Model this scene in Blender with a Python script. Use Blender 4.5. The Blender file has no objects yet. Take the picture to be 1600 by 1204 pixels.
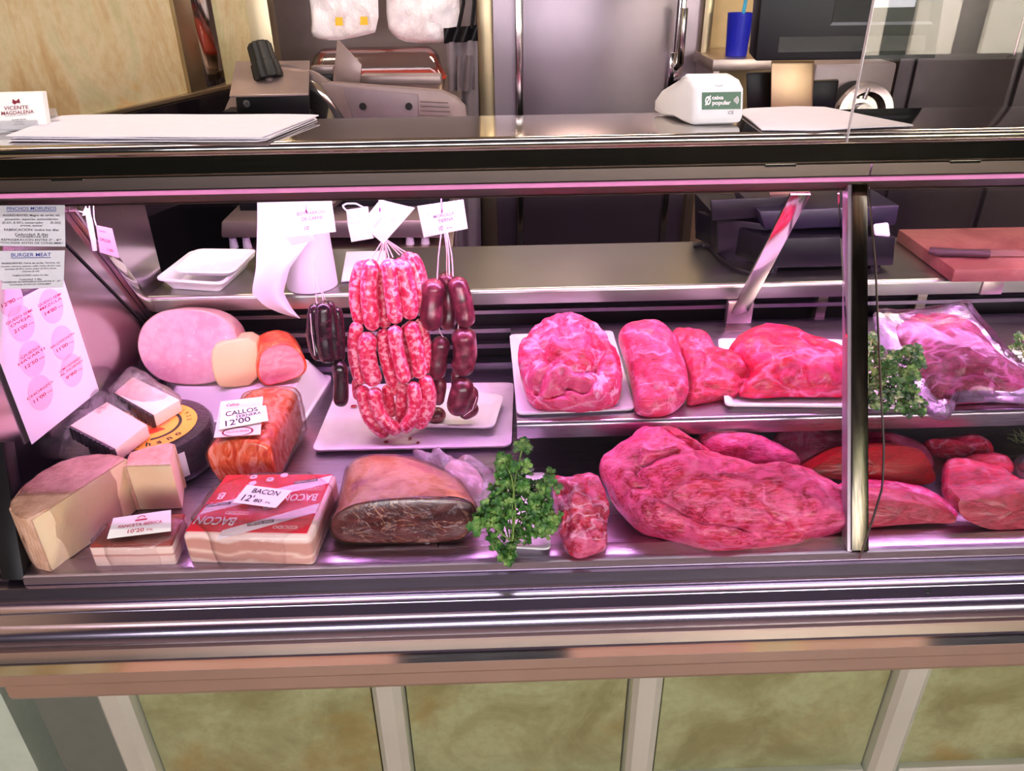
import bpy, bmesh, math, random
from mathutils import Vector, Matrix, noise
random.seed(7)
SC = bpy.context.scene
COL = SC.collection
rad = math.radians

# ------------------------------------------------------------------ camera
CAMZ = 1.60
FPX = 1200.0
PITCH, YAW, ROLL = rad(28.95), rad(1.34), rad(-0.80)
fw = Vector((math.sin(YAW)*math.cos(PITCH), math.cos(YAW)*math.cos(PITCH), -math.sin(PITCH)))
r0 = Vector((math.cos(YAW), -math.sin(YAW), 0)); u0 = r0.cross(fw)
RT = r0*math.cos(ROLL) + u0*math.sin(ROLL)
UP = -r0*math.sin(ROLL) + u0*math.cos(ROLL)
CP = Vector((0, 0, CAMZ))
cd = bpy.data.cameras.new('camera'); cam = bpy.data.objects.new('camera', cd); COL.objects.link(cam)
cd.sensor_fit = 'HORIZONTAL'; cd.sensor_width = 36; cd.lens = 36*FPX/1600; cd.clip_start = .02
cam.matrix_world = Matrix(((RT.x, UP.x, -fw.x, CP.x), (RT.y, UP.y, -fw.y, CP.y), (RT.z, UP.z, -fw.z, CP.z), (0, 0, 0, 1)))
SC.camera = cam

# ------------------------------------------------------------------ world and exposure
SC.view_settings.view_transform = 'Standard'; SC.view_settings.look = 'None'
SC.view_settings.gamma = 1; SC.view_settings.use_curve_mapping = False
SC.view_settings.exposure = 0.25
W = bpy.data.worlds.new('street_daylight'); SC.world = W; W.use_nodes = True
nt = W.node_tree; nt.nodes.clear()
wo = nt.nodes.new('ShaderNodeOutputWorld'); bg = nt.nodes.new('ShaderNodeBackground')
tc = nt.nodes.new('ShaderNodeTexCoord'); sx = nt.nodes.new('ShaderNodeSeparateXYZ'); cr = nt.nodes.new('ShaderNodeValToRGB')
mr = nt.nodes.new('ShaderNodeMapRange'); mr.inputs[1].default_value = -.2; mr.inputs[2].default_value = 1
nt.links.new(tc.outputs['Generated'], sx.inputs[0]); nt.links.new(sx.outputs[2], mr.inputs[0]); nt.links.new(mr.outputs[0], cr.inputs[0])
cr.color_ramp.elements[0].color = (.10, .10, .08, 1); cr.color_ramp.elements[1].color = (.78, .92, .86, 1)
e = cr.color_ramp.elements.new(.3); e.color = (.22, .25, .18, 1)
e = cr.color_ramp.elements.new(.55); e.color = (.72, .86, .80, 1)
nt.links.new(cr.outputs[0], bg.inputs[0]); bg.inputs[1].default_value = .6
nt.links.new(bg.outputs[0], wo.inputs[0])
def area(name, loc, rot, sx_, sy_, power, col):
    l = bpy.data.lights.new(name, 'AREA'); l.shape = 'RECTANGLE'; l.size = sx_; l.size_y = sy_; l.energy = power; l.color = col
    o = bpy.data.objects.new(name, l); o.location = loc; o.rotation_euler = rot; COL.objects.link(o); return o
TUBE_COL = (.92, .42, 1.0); TUBE_POWER = 66.0
# warm ceiling lamps behind the counter, daylight from the street
for i, (x, y) in enumerate(((-.9, 1.9), (.35, 2.1), (1.6, 1.9))):
    area('ceiling_lamp_light', (x, y, 2.62), (0, 0, 0), .5, .25, 12, (1.0, .80, .62))
area('street_light', (.3, -3.3, 1.75), (rad(86), 0, 0), 5.0, .9, 125, (1.0, .93, 1.0))
area('street_ceiling_light', (.3, .76, 2.68), (0, 0, 0), 5.0, .24, 24, (1.0, .93, 1.0))  # unseen fill lamp, added to light the floor and rail highlights

# ------------------------------------------------------------------ pixel rays onto real planes
def ray(px, py): return fw*FPX + RT*(px-800) - UP*(py-602)
def oZ(px, py, z): d = ray(px, py); return CP + d*((z-CAMZ)/d.z)
def oY(px, py, y): d = ray(px, py); return CP + d*(y/d.y)
def oX(px, py, x): d = ray(px, py); return CP + d*(x/d.x)
def oP(px, py, P0, n): d = ray(px, py); return CP + d*((P0-CP).dot(n)/d.dot(n))
GN = Vector((0, -.455, .294)).normalized()      # outward normal of the sloping front glass
GP = Vector((0, .836, .85))
def oG(px, py, off=0): return oP(px, py, GP+GN*off, GN)
DK, SH, WK, TOP = .85, .95, 1.03, 1.385         # deck, step shelf, worktop, counter top heights

# ------------------------------------------------------------------ materials
def L(c):
    return tuple(((v/255+.055)/1.055)**2.4 if v > 10 else v/255/12.92 for v in c)+(1,)
class N:
    def __init__(s, name):
        s.m = bpy.data.materials.new(name); s.m.use_nodes = True; s.t = s.m.node_tree
        s.b = s.t.nodes['Principled BSDF']; s.out = s.t.nodes['Material Output']
        s.tc = s.t.nodes.new('ShaderNodeTexCoord')
    def n(s, typ, **k):
        x = s.t.nodes.new('ShaderNode'+typ)
        for a, v in k.items():
            if hasattr(x, a): setattr(x, a, v)
            else: x.inputs[a.replace('_', ' ')].default_value = v
        return x
    def l(s, a, b): s.t.links.new(a, b)
    def map(s, scale=(1, 1, 1), rot=(0, 0, 0)):
        m = s.n('Mapping'); m.inputs['Scale'].default_value = scale; m.inputs['Rotation'].default_value = rot
        s.l(s.tc.outputs['Object'], m.inputs[0]); return m.outputs[0]
    def noise(s, vec, sc, det=4, rough=.55, dist=0):
        x = s.n('TexNoise'); x.inputs['Scale'].default_value = sc; x.inputs['Detail'].default_value = det
        x.inputs['Roughness'].default_value = rough; x.inputs['Distortion'].default_value = dist
        s.l(vec, x.inputs['Vector']); return x.outputs[0]
    def ramp(s, fac, stops, interp='LINEAR'):
        x = s.n('ValToRGB'); x.color_ramp.interpolation = interp
        el = x.color_ramp.elements
        while len(el) < len(stops): el.new(.5)
        for q, (p, c) in zip(el, stops): q.position = p; q.color = c if len(c) == 4 else tuple(c)+(1,)
        s.l(fac, x.inputs[0]); return x.outputs[0]
    def mix(s, fac, a, b, mode='MIX'):
        x = s.n('Mix'); x.data_type = 'RGBA'; x.blend_type = mode
        for k, v in ((0, fac), (6, a), (7, b)):
            if hasattr(v, 'is_linked') or hasattr(v, 'links'): s.l(v, x.inputs[k])
            else: x.inputs[k].default_value = v
        return x.outputs[2]
    def bump(s, h, strength=.3, dist=.002):
        x = s.n('Bump'); x.inputs['Strength'].default_value = strength; x.inputs['Distance'].default_value = dist
        s.l(h, x.inputs['Height']); s.l(x.outputs[0], s.b.inputs['Normal'])
    def set(s, **k):
        for a, v in k.items():
            s.b.inputs[{'rough': 'Roughness', 'metal': 'Metallic', 'coat': 'Coat Weight', 'cr': 'Coat Roughness', 'spec': 'Specular IOR Level', 'sss': 'Subsurface Weight', 'sheen': 'Sheen Weight'}[a]].default_value = v
BW = ((0, (0, 0, 0)), (1, (1, 1, 1)))
def plain(name, rgb, rough=.5, metal=0, var=.08, scale=30, **k):
    s = N(name); c = L(rgb); d = tuple(v*(1-var) for v in c[:3])
    s.l(s.ramp(s.noise(s.map(), scale), ((.35, d), (.65, c))), s.b.inputs['Base Color'])
    s.set(rough=rough, metal=metal, **k); return s.m
def brushed(name, rgb, r0_=.18, r1_=.34, st=(3, 120, 120), bump=.08, metal=1.0):
    s = N(name); v = s.map(st); nz = s.noise(v, 6, 5, .6)
    big = s.noise(s.map(), 5, 3)
    c = L(rgb); s.l(s.mix(s.ramp(big, ((.3, (0, 0, 0)), (.7, (.5, .5, .5)))), c, tuple(q*.78 for q in c[:3])+(1,)), s.b.inputs['Base Color'])
    m = s.n('MapRange'); m.inputs[3].default_value = r0_; m.inputs[4].default_value = r1_
    s.l(nz, m.inputs[0]); s.l(m.outputs[0], s.b.inputs['Roughness']); s.set(metal=metal)
    if bump: s.bump(nz, bump, .0006)
    return s.m
def tile(name, a, b, c, sc=3.0, rough=.3):
    s = N(name); n1 = s.noise(s.map(), sc*1.4, 6, .62, .6); n2 = s.noise(s.map((1, 1, 1), (.3, .5, .2)), sc*.8, 5, .6, 1.0)
    n3 = s.noise(s.map(), sc*14, 4, .7)
    base = s.ramp(n1, ((.40, L(a)), (.58, L(b))))
    base = s.mix(s.ramp(n2, ((.56, (0, 0, 0)), (.72, (.75, .75, .75)))), base, L(c))
    base = s.mix(s.ramp(n3, ((.4, (0, 0, 0)), (.7, (.3, .3, .3)))), base, L(tuple(v*.82 for v in a)))
    s.l(base, s.b.inputs['Base Color']); s.set(rough=rough); s.bump(n1, .1, .001); return s.m
def meat(name, red=(196, 18, 40), pink=(226, 96, 110), fat=(236, 178, 176), fatamt=.5, marb=.35, rot=(0, 0, .5), sc=14, gloss=.34, grain=.5, spec=.45):
    s = N(name); v = s.map((1, 1, 1), rot); vf = s.map((1, 5, 5), rot)
    fib = s.noise(s.map((1, 6, 6), rot), sc*5.2, 7, .68, .7)
    mid = s.noise(s.map((1, 2.4, 2.4), rot), sc*1.8, 5, .62, 1.0)
    big = s.noise(v, sc*1.25, 5, .62, 1.2); pat = s.noise(s.map((1, 2, 2), rot), sc*.9, 5, .62, 1.8)
    r, p, f = [(q[0], q[1]*.85, min(1, q[2]*1.2), 1) for q in (L(red), tuple(w*.86 for w in L(pink)), L(fat))]; dk_ = tuple(q*.55 for q in r[:3])+(1,)
    c = s.mix(s.ramp(mid, ((.40, (1, 1, 1)), (.56, (0, 0, 0)))), r, dk_)
    c = s.mix(s.ramp(pat, ((.58-.20*fatamt, (0, 0, 0)), (.66-.14*fatamt, (.85, .85, .85)))), c, p)
    c = s.mix(s.ramp(fib, ((.46, (0, 0, 0)), (.56, (grain, grain, grain)))), c, p)
    c = s.mix(s.ramp(fib, ((.36, (grain*.8,)*3), (.45, (0, 0, 0)))), c, dk_)
    c = s.mix(s.ramp(big, ((.60, (0, 0, 0)), (.66, (fatamt, fatamt, fatamt)))), c, f)
    if marb:
        w = s.n('TexNoise'); w.inputs['Scale'].default_value = sc*.7; w.inputs['Detail'].default_value = 3; s.l(s.map((1, 2.2, 2.2), rot), w.inputs['Vector'])
        sub = s.n('Math', operation='SUBTRACT'); sub.inputs[1].default_value = .5; s.l(w.outputs[0], sub.inputs[0])
        ab = s.n('Math', operation='ABSOLUTE'); s.l(sub.outputs[0], ab.inputs[0])
        c = s.mix(s.ramp(ab.outputs[0], ((0, (marb*.8,)*3), (.012, (marb*.45,)*3), (.035, (0, 0, 0)))), c, f)
    s.l(c, s.b.inputs['Base Color'])
    s.set(rough=gloss, coat=.25, cr=.22, sss=.08, spec=spec)
    s.b.inputs['Subsurface Radius'].default_value = (.012, .003, .002); s.b.inputs['Subsurface Scale'].default_value = .5
    s.bump(s.mix(.5, fib, mid), .7, .004); return s.m
def clear(name, tint=(1, 1, 1), gl=.10, rough=.08, haze=0.0, bump=0, bsc=30, hazecol=(.9, .9, .95)):
    s = N(name); s.t.nodes.remove(s.b)
    tr = s.n('BsdfTransparent'); tr.inputs[0].default_value = tint+(1,)
    g = s.n('BsdfGlossy'); g.inputs['Roughness'].default_value = rough
    fr = s.n('Fresnel'); fr.inputs[0].default_value = 1.45
    mu = s.n('Math', operation='MULTIPLY_ADD'); mu.inputs[1].default_value = .8; mu.inputs[2].default_value = gl-.04; mu.use_clamp = True
    s.l(fr.outputs[0], mu.inputs[0])
    m = s.n('MixShader'); s.l(mu.outputs[0], m.inputs[0])
    if haze:
        d = s.n('BsdfDiffuse'); d.inputs[0].default_value = hazecol+(1,); m2 = s.n('MixShader')
        hz = s.ramp(s.noise(s.map(), bsc, 4), ((.35, (haze*.4,)*3), (.7, (min(1, haze*1.6),)*3)))
        s.l(hz, m2.inputs[0]); s.l(tr.outputs[0], m2.inputs[1]); s.l(d.outputs[0], m2.inputs[2]); s.l(m2.outputs[0], m.inputs[1])
    else: s.l(tr.outputs[0], m.inputs[1])
    s.l(g.outputs[0], m.inputs[2]); s.l(m.outputs[0], s.out.inputs[0])
    if bump:
        b = s.n('Bump'); b.inputs['Strength'].default_value = bump; b.inputs['Distance'].default_value = .003
        s.l(s.noise(s.map((1, 1.6, 1), (.3, .2, .6)), bsc, 5, .6, 1.5), b.inputs['Height']); s.l(b.outputs[0], g.inputs['Normal']); s.l(b.outputs[0], fr.inputs['Normal'])
    return s.m
def emit(name, col, st):
    s = N(name); s.b.inputs['Base Color'].default_value = (.8, .8, .8, 1); s.b.inputs['Emission Color'].default_value = col+(1,); s.b.inputs['Emission Strength'].default_value = st; return s.m
M = {}
M['steel'] = brushed('brushed_steel', (190, 184, 184)); M['deck'] = brushed('deck_steel', (176, 164, 180), .22, .36, (2, 90, 90), .1)
M['polished'] = brushed('polished_steel', (205, 198, 194), .07, .14, (2, 60, 60), .03)
M['satin'] = brushed('satin_steel', (212, 196, 186), .3, .45)
M['fascia'] = brushed('fascia_steel', (118, 106, 100), .28, .38); M['alu'] = brushed('aluminium_post', (214, 218, 206), .3, .42, (60, 60, 2), .02, metal=.55); M['mirror'] = brushed('mirror_steel', (196, 190, 184), .05, .1, (2, 60, 60), .02)
M['coldroom'] = brushed('cold_room_steel', (150, 138, 146), .30, .42, (90, 90, 2), .06)
M['brass_steel'] = brushed('warm_steel', (186, 172, 140), .3, .45, (80, 80, 2), .05)
M['endpanel'] = brushed('end_panel_steel', (186, 176, 182), .16, .26, (60, 60, 3), .04)
M['white_foam'] = plain('white_foam', (240, 238, 240), .45, sss=.05); M['white_plastic'] = plain('white_plastic', (238, 236, 240), .3, var=.03)
M['tray_plastic'] = plain('frosted_tray_plastic', (222, 216, 226), .3, var=.05)
M['paper'] = plain('white_paper', (226, 220, 232), .7, var=.03); M['card'] = plain('white_card', (244, 242, 240), .6, var=.02)
M['graypaper'] = plain('laminated_paper', (206, 206, 214), .35, var=.04)
M['black'] = plain('black_plastic', (16, 14, 18), .4, var=.3, spec=.25); M['dark'] = plain('dark_void', (12, 10, 13), .6); M['navy'] = plain('dark_navy_plastic', (9, 8, 15), .4, var=.2, spec=.25)
M['knob'] = plain('black_rubber', (14, 16, 16), .5); M['ink'] = plain('black_ink', (25, 22, 28), .6); M['redink'] = plain('maroon_ink', (128, 20, 44), .6); M['pinkink'] = plain('crimson_ink', (196, 30, 76), .6)
M['blueink'] = plain('blue_ink', (40, 60, 150), .6); M['greyink'] = plain('grey_ink', (110, 95, 110), .6); M['whiteink'] = plain('white_print', (246, 236, 240), .5, var=.02)
M['glass'] = clear('front_glass', (.985, .985, .985), .03, .01); M['glass_edge'] = plain('glass_edge', (196, 190, 196), .2)
M['wrap'] = clear('cling_film', (.99, .98, .99), .12, .12, .05, .9, 60); M['bag'] = clear('vacuum_bag_film', (.97, .95, .99), .10, .12, .10, .35, 30, (.62, .58, .80))
M['thinbag'] = clear('thin_plastic_bag', (.96, .95, .98), .12, .2, .16, .9, 50, (.86, .84, .94))
s_ = N('beige_marble_tile'); n1 = s_.noise(s_.map((1, 1, .45)), 3.2, 7, .68, 1.2); n2 = s_.noise(s_.map((1, 1, .5), (.3, .1, 0)), 3.6, 5, .6, 1.6); n3 = s_.noise(s_.map(), 40, 5, .7)
b_ = s_.ramp(n1, ((.36, L((158, 128, 86))), (.46, L((184, 160, 116))), (.55, L((196, 184, 148))), (.64, L((176, 172, 132)))))
b_ = s_.mix(s_.ramp(n2, ((.60, (0, 0, 0)), (.70, (.7, .7, .7)))), b_, L((200, 140, 70)))
b_ = s_.mix(s_.ramp(n3, ((.45, (0, 0, 0)), (.7, (.35, .35, .35)))), b_, L((170, 140, 100)))
s_.l(b_, s_.b.inputs['Base Color']); s_.set(rough=.22); M['walltile'] = s_.m
M['basetile'] = tile('green_beige_tile', (122, 120, 78), (150, 154, 112), (140, 112, 50), 4.5, .28)
M['string'] = plain('butcher_string', (238, 206, 214), .7)

# ------------------------------------------------------------------ mesh helpers
class MB:
    def __init__(s): s.v = []; s.f = []
    def add(s, vs, fs):
        o = len(s.v); s.v += [Vector(p) for p in vs]; s.f += [tuple(i+o for i in q) for q in fs]; return s
    def box(s, x0, x1, y0, y1, z0, z1):
        return s.hexa([(x0, y0, z0), (x1, y0, z0), (x1, y1, z0), (x0, y1, z0)], [(x0, y0, z1), (x1, y0, z1), (x1, y1, z1), (x0, y1, z1)])
    def hexa(s, bot, top):
        return s.add(list(bot)+list(top), [(3, 2, 1, 0), (4, 5, 6, 7), (0, 1, 5, 4), (1, 2, 6, 5), (2, 3, 7, 6), (3, 0, 4, 7)])
    def loft(s, rings, c0=True, c1=True):
        n = len(rings[0]); o = len(s.v)
        for r in rings: s.v += [Vector(p) for p in r]
        for i in range(len(rings)-1):
            for j in range(n):
                a = o+i*n+j; b = o+i*n+(j+1) % n; s.f.append((a, b, b+n, a+n))
        if c0: s.f.append(tuple(o+j for j in range(n-1, -1, -1)))
        if c1: s.f.append(tuple(o+(len(rings)-1)*n+j for j in range(n)))
        return s
    def tube(s, pts, r, n=10, cap=True):
        pts = [Vector(p) for p in pts]; rings = []
        for i, p in enumerate(pts):
            t = (pts[min(i+1, len(pts)-1)]-pts[max(i-1, 0)]).normalized()
            if i == 0:
                a = t.orthogonal().normalized()
            else:
                a = (a-t*a.dot(t)).normalized()
            b = t.cross(a); rr = r[i] if isinstance(r, (list, tuple)) else r
            rings.append([p+(a*math.cos(q)+b*math.sin(q))*rr for q in [2*math.pi*k/n for k in range(n)]])
        return s.loft(rings, cap, cap)
    def cyl(s, p, q, r, r2=None, n=32): return s.tube([p, q], [r, r if r2 is None else r2], n)
    def lathe(s, c, prof, ax=Vector((0, 0, 1)), n=40):
        ax = Vector(ax).normalized(); a = ax.orthogonal().normalized(); b = ax.cross(a); c = Vector(c)
        return s.loft([[c+ax*h+(a*math.cos(2*math.pi*k/n)+b*math.sin(2*math.pi*k/n))*r for k in range(n)] for r, h in prof])
    def prism(s, prof, x0, x1):
        return s.loft([[(x0, y, z) for y, z in prof], [(x1, y, z) for y, z in prof]])
def obj(name, mb, mat, parent=None, smooth=35, bevel=0, seg=2, origin=None, sub=0):
    if parent is not None: og = Vector(parent['_o'])
    elif origin is not None: og = Vector(origin)
    else:
        xs = [v.x for v in mb.v]; ys = [v.y for v in mb.v]; zs = [v.z for v in mb.v]
        og = Vector(((min(xs)+max(xs))/2, (min(ys)+max(ys))/2, min(zs)))
    me = bpy.data.meshes.new(name); me.from_pydata([v-og for v in mb.v], [], mb.f); me.update()
    bm = bmesh.new(); bm.from_mesh(me); bmesh.ops.recalc_face_normals(bm, faces=bm.faces)
    if bevel:
        ed = [e for e in bm.edges if len(e.link_faces) == 2 and e.calc_face_angle(0) > rad(28)]
        bmesh.ops.bevel(bm, geom=ed, offset=bevel, segments=seg, profile=.5, affect='EDGES', clamp_overlap=True)
    bm.to_mesh(me); bm.free()
    if smooth is not None:
        me.polygons.foreach_set('use_smooth', [True]*len(me.polygons))
        me.set_sharp_from_angle(angle=rad(smooth))
    if isinstance(mat, (list, tuple)):
        for m_ in mat: me.materials.append(m_)
    else: me.materials.append(mat)
    o = bpy.data.objects.new(name, me); COL.objects.link(o)
    if parent is not None: o.parent = parent
    else: o.location = og
    o['_o'] = list(og)
    if sub:
        md = o.modifiers.new('subsurf', 'SUBSURF'); md.levels = sub; md.render_levels = sub
    return o
def tag(o, label, cat, group=None):
    o['label'] = label; o['category'] = cat
    if group: o['group'] = group
    return o
def thing(name, label, cat, loc, group=None):
    o = bpy.data.objects.new(name, None); o.empty_display_size = .05; COL.objects.link(o); o.location = loc; o['_o'] = list(Vector(loc)); return tag(o, label, cat, group)
def struct(name, mb, mat, **k):
    o = obj(name, mb, mat, **k); o['kind'] = 'structure'; return o
def chaikin(pts, k=2):
    for _ in range(k):
        q = []
        for i in range(len(pts)):
            a, b = Vector(pts[i]), Vector(pts[(i+1) % len(pts)]); q += [a*.75+b*.25, a*.25+b*.75]
        pts = q
    return pts
def resample(pts, n, closed=True):
    pts = [Vector(p) for p in pts]
    if closed: pts = pts+[pts[0]]
    d = [0]
    for a, b in zip(pts, pts[1:]): d.append(d[-1]+(b-a).length)
    out = []; T = d[-1]; m = n if closed else n-1; j = 0
    for i in range(n):
        t = T*i/m
        while j < len(d)-2 and d[j+1] < t: j += 1
        f = (t-d[j])/max(1e-9, d[j+1]-d[j]); out.append(pts[j].lerp(pts[j+1], min(1, f)))
    return out
def outl(pts, n=96, sm=2):
    p = [Vector((x, y, 0)) for x, y in pts]
    if sm: p = chaikin(p, sm)
    return [(q.x, q.y) for q in resample(p, n)]
def cr_(region_x, region_y, s, pts): return [(region_x+x/s, region_y+y/s) for x, y in pts]
def pdist(p, line):
    best = 1e9
    for (ax, ay), (bx, by) in zip(line, line[1:]):
        dx, dy = bx-ax, by-ay; t = max(0, min(1, ((p[0]-ax)*dx+(p[1]-ay)*dy)/(dx*dx+dy*dy+1e-9)))
        best = min(best, math.hypot(p[0]-ax-t*dx, p[1]-ay-t*dy))
    return best
def proj(P):
    q = P-CP; k = FPX/q.dot(fw); return (800+q.dot(RT)*k, 602-q.dot(UP)*k)
def lump(name, out, zb, mat, tilt=24, tf=.045, tb=.05, amp=.004, ns=22, bumps=(), creases=(), parent=None, sq=2.4, cen=None, seed=0, rings=30, n=120, sm=2, lift=0, yoff=0, xr=0):
    """an irregular solid whose outline lies on a sloping plane resting on height zb"""
    o2 = outl(out, n, sm); xb, yb = max(o2, key=lambda p: p[1])
    P0 = oZ(xb, yb, zb+lift)+Vector((0, yoff, 0)); t = rad(tilt); nn = Vector((math.sin(rad(xr))*math.cos(t), -math.sin(t), math.cos(t)*math.cos(rad(xr)))).normalized()
    P = [oP(x, y, P0, nn) for x, y in o2]
    if cen: c = oP(cen[0], cen[1], P0, nn)
    else: c = sum(P, Vector())/len(P)
    so = Vector((seed*3.1, seed*1.7, seed*.9)); mb = MB(); R_ = []
    def shell(th, sgn, k0, k1):
        for k in range(k0, k1):
            a = math.pi/2*k/rings; r = math.cos(a)**.9 if k < rings else .012; h = math.sin(a)**(2/sq)
            ring = []
            for p in P:
                q = c.lerp(p, r)
                ring.append(q+nn*(sgn*th*h))
            yield ring
    for ring in list(shell(tb, -1, 1, rings+1))[::-1]: R_.append(ring)
    for ring in shell(tf, 1, 0, rings+1): R_.append(ring)
    out_r = []
    for i, ring in enumerate(R_):
        front = i >= rings; rr = []
        for q in ring:
            v = noise.noise(q*ns+so)*amp + noise.noise(q*ns*2.7+so)*amp*.45 + noise.noise(q*ns*7+so)*amp*.15
            d = (q-c); d = (d.normalized()*.35+nn*(1 if front else -.3)); q2 = q+d*v
            if front and (bumps or creases):
                px = proj(q)
                for bx, by, br, ba in bumps: q2 = q2+nn*(ba*math.exp(-((px[0]-bx)**2+(px[1]-by)**2)/(br*br)))
                for ln, w, dep in creases: q2 = q2-nn*(dep*math.exp(-(pdist(px, ln)/w)**2))
            if q2.z < zb+.0008+lift: q2.z = zb+.0008+lift
            rr.append(q2)
        out_r.append(rr)
    mb.loft(out_r)
    return obj(name, mb, mat, parent, smooth=80)
def sheet(c4, th=.0006, nu=8, nv=8, bend=None):
    """thin panel from corners TL, TR, BR, BL"""
    a, b, c, d = [Vector(p) for p in c4]; nrm = (b-a).cross(d-a).normalized()
    if nrm.dot(CP-a) < 0: nrm = -nrm
    mb = MB(); vs = []
    for s_ in (0, 1):
        for j in range(nv+1):
            for i in range(nu+1):
                u, v = i/nu, j/nv; p = a.lerp(b, u).lerp(d.lerp(c, u), v)-nrm*th*s_
                if bend: p = p+nrm*bend(u, v)
                vs.append(p)
    K = (nu+1)*(nv+1); fs = []
    for j in range(nv):
        for i in range(nu):
            q = j*(nu+1)+i; fs.append((q, q+1, q+nu+2, q+nu+1)); fs.append((K+q+nu+1, K+q+nu+2, K+q+1, K+q))
    edge = [i for i in range(nu+1)]+[j*(nu+1)+nu for j in range(1, nv+1)]+[nv*(nu+1)+i for i in range(nu-1, -1, -1)]+[j*(nu+1) for j in range(nv-1, 0, -1)]
    for q, w in zip(edge, edge[1:]+edge[:1]): fs.append((q, K+q, K+w, w))
    return mb.add(vs, fs)
_tcache = {}
def tmesh(txt, off=0.0):
    if (txt, off) in _tcache: return _tcache[(txt, off)]
    cu = bpy.data.curves.new('t', 'FONT'); cu.body = txt; cu.align_x = 'CENTER'; cu.align_y = 'CENTER'; cu.size = 1; cu.offset = off; cu.resolution_u = 3
    o = bpy.data.objects.new('t', cu); COL.objects.link(o); bpy.context.view_layer.update()
    me = bpy.data.meshes.new_from_object(o.evaluated_get(bpy.context.evaluated_depsgraph_get()))
    vs = [v.co.copy() for v in me.vertices]; fs = [tuple(p.vertices) for p in me.polygons]
    bpy.data.objects.remove(o); bpy.data.curves.remove(cu); bpy.data.meshes.remove(me)
    _tcache[(txt, off)] = (vs, fs); return vs, fs
def letters(c4, items, off=.0006, bend=None):
    """items (text, u, v, height in v, width in u or None, rotation, weight, arc) laid out on the panel c4 in 0..1 coordinates"""
    a, b, c, d = [Vector(p) for p in c4]; nrm = (b-a).cross(d-a).normalized()
    if nrm.dot(CP-a) < 0: nrm = -nrm
    W_ = ((b-a).length+(c-d).length)/2; H_ = ((d-a).length+(c-b).length)/2
    mb = MB()
    for it in items:
        txt, u, v, h = it[:4]; wd = it[4] if len(it) > 4 else None; rot = rad(it[5]) if len(it) > 5 else 0; wt = it[6] if len(it) > 6 else .01
        vs, fs = tmesh(txt, wt); 
        if not vs: continue
        x0, x1 = min(p.x for p in vs), max(p.x for p in vs); cx = (x0+x1)/2
        sy = h*H_/.72; sxx = sy if wd is None else wd*W_/max(1e-6, x1-x0)
        q = []
        for p in vs:
            X, Y = (p.x-cx)*sxx, p.y*sy
            if rot: X, Y = X*math.cos(rot)-Y*math.sin(rot), X*math.sin(rot)+Y*math.cos(rot)
            uu, vv = u+X/W_, v-Y/H_
            s_ = a.lerp(b, uu).lerp(d.lerp(c, uu), vv)+nrm*(off+(bend(uu, vv) if bend else 0)); q.append(s_)
        mb.add(q, fs)
    return mb
def patch(c4, poly, off=.0004, bend=None):
    """flat printed area with its outline poly in 0..1 panel coordinates"""
    a, b, c, d = [Vector(p) for p in c4]; nrm = (b-a).cross(d-a).normalized()
    if nrm.dot(CP-a) < 0: nrm = -nrm
    P = [a.lerp(b, u).lerp(d.lerp(c, u), v)+nrm*(off+(bend(u, v) if bend else 0)) for u, v in poly]
    return MB().add(P, [tuple(range(len(P)))])
def ell(u, v, ru, rv, n=28, a0=0, a1=360): return [(u+ru*math.cos(rad(a0+(a1-a0)*k/n)), v+rv*math.sin(rad(a0+(a1-a0)*k/n))) for k in range(n if a1-a0 == 360 else n+1)]
def ringband(u, v, r1, r2, asp=1, a0=0, a1=360, n=40):
    return [(u+r2*math.cos(rad(a0+(a1-a0)*k/n)), v+r2*asp*math.sin(rad(a0+(a1-a0)*k/n))) for k in range(n+1)]+[(u+r1*math.cos(rad(a0+(a1-a0)*k/n)), v+r1*asp*math.sin(rad(a0+(a1-a0)*k/n))) for k in range(n, -1, -1)]
def rrect(c4, r, n=6, inset=0.0):
    """rounded quad outline in 3D from four corners"""
    P = [Vector(p) for p in c4]; cen = sum(P, Vector())/4; out = []
    if inset:
        Q = []
        for i in range(4):
            e1 = (P[i-1]-P[i]).normalized(); e2 = (P[(i+1) % 4]-P[i]).normalized(); Q.append(P[i]+(e1+e2)*inset)
        P = Q
    for i in range(4):
        p = P[i]; a = P[i-1]; b = P[(i+1) % 4]; e1 = (a-p).normalized()*r; e2 = (b-p).normalized()*r
        for k in range(n+1):
            t = k/n; out.append((p+e1)*(1-t)**2+p*2*t*(1-t)+(p+e2)*t*t)
    return out
def tray_mb(c4, depth, slope=.012, r=.02, th=.0025, lip=.006):
    up = Vector((0, 0, 1)); f = lambda ins, dz: [p+up*dz for p in rrect(c4, max(.004, r-ins*.5), 6, ins)]
    rg = [f(slope+lip, -depth), f(lip, -th-.001), f(0, -th), f(0, 0), f(lip+.001, 0), f(slope+lip+th, -depth+th)]
    if depth < .006: rg = [f(slope+lip, -depth), f(0, -th*.4), f(0, 0), f(lip, -.0004), f(slope+lip+th, -depth+th)]
    return MB().loft(rg)

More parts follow.
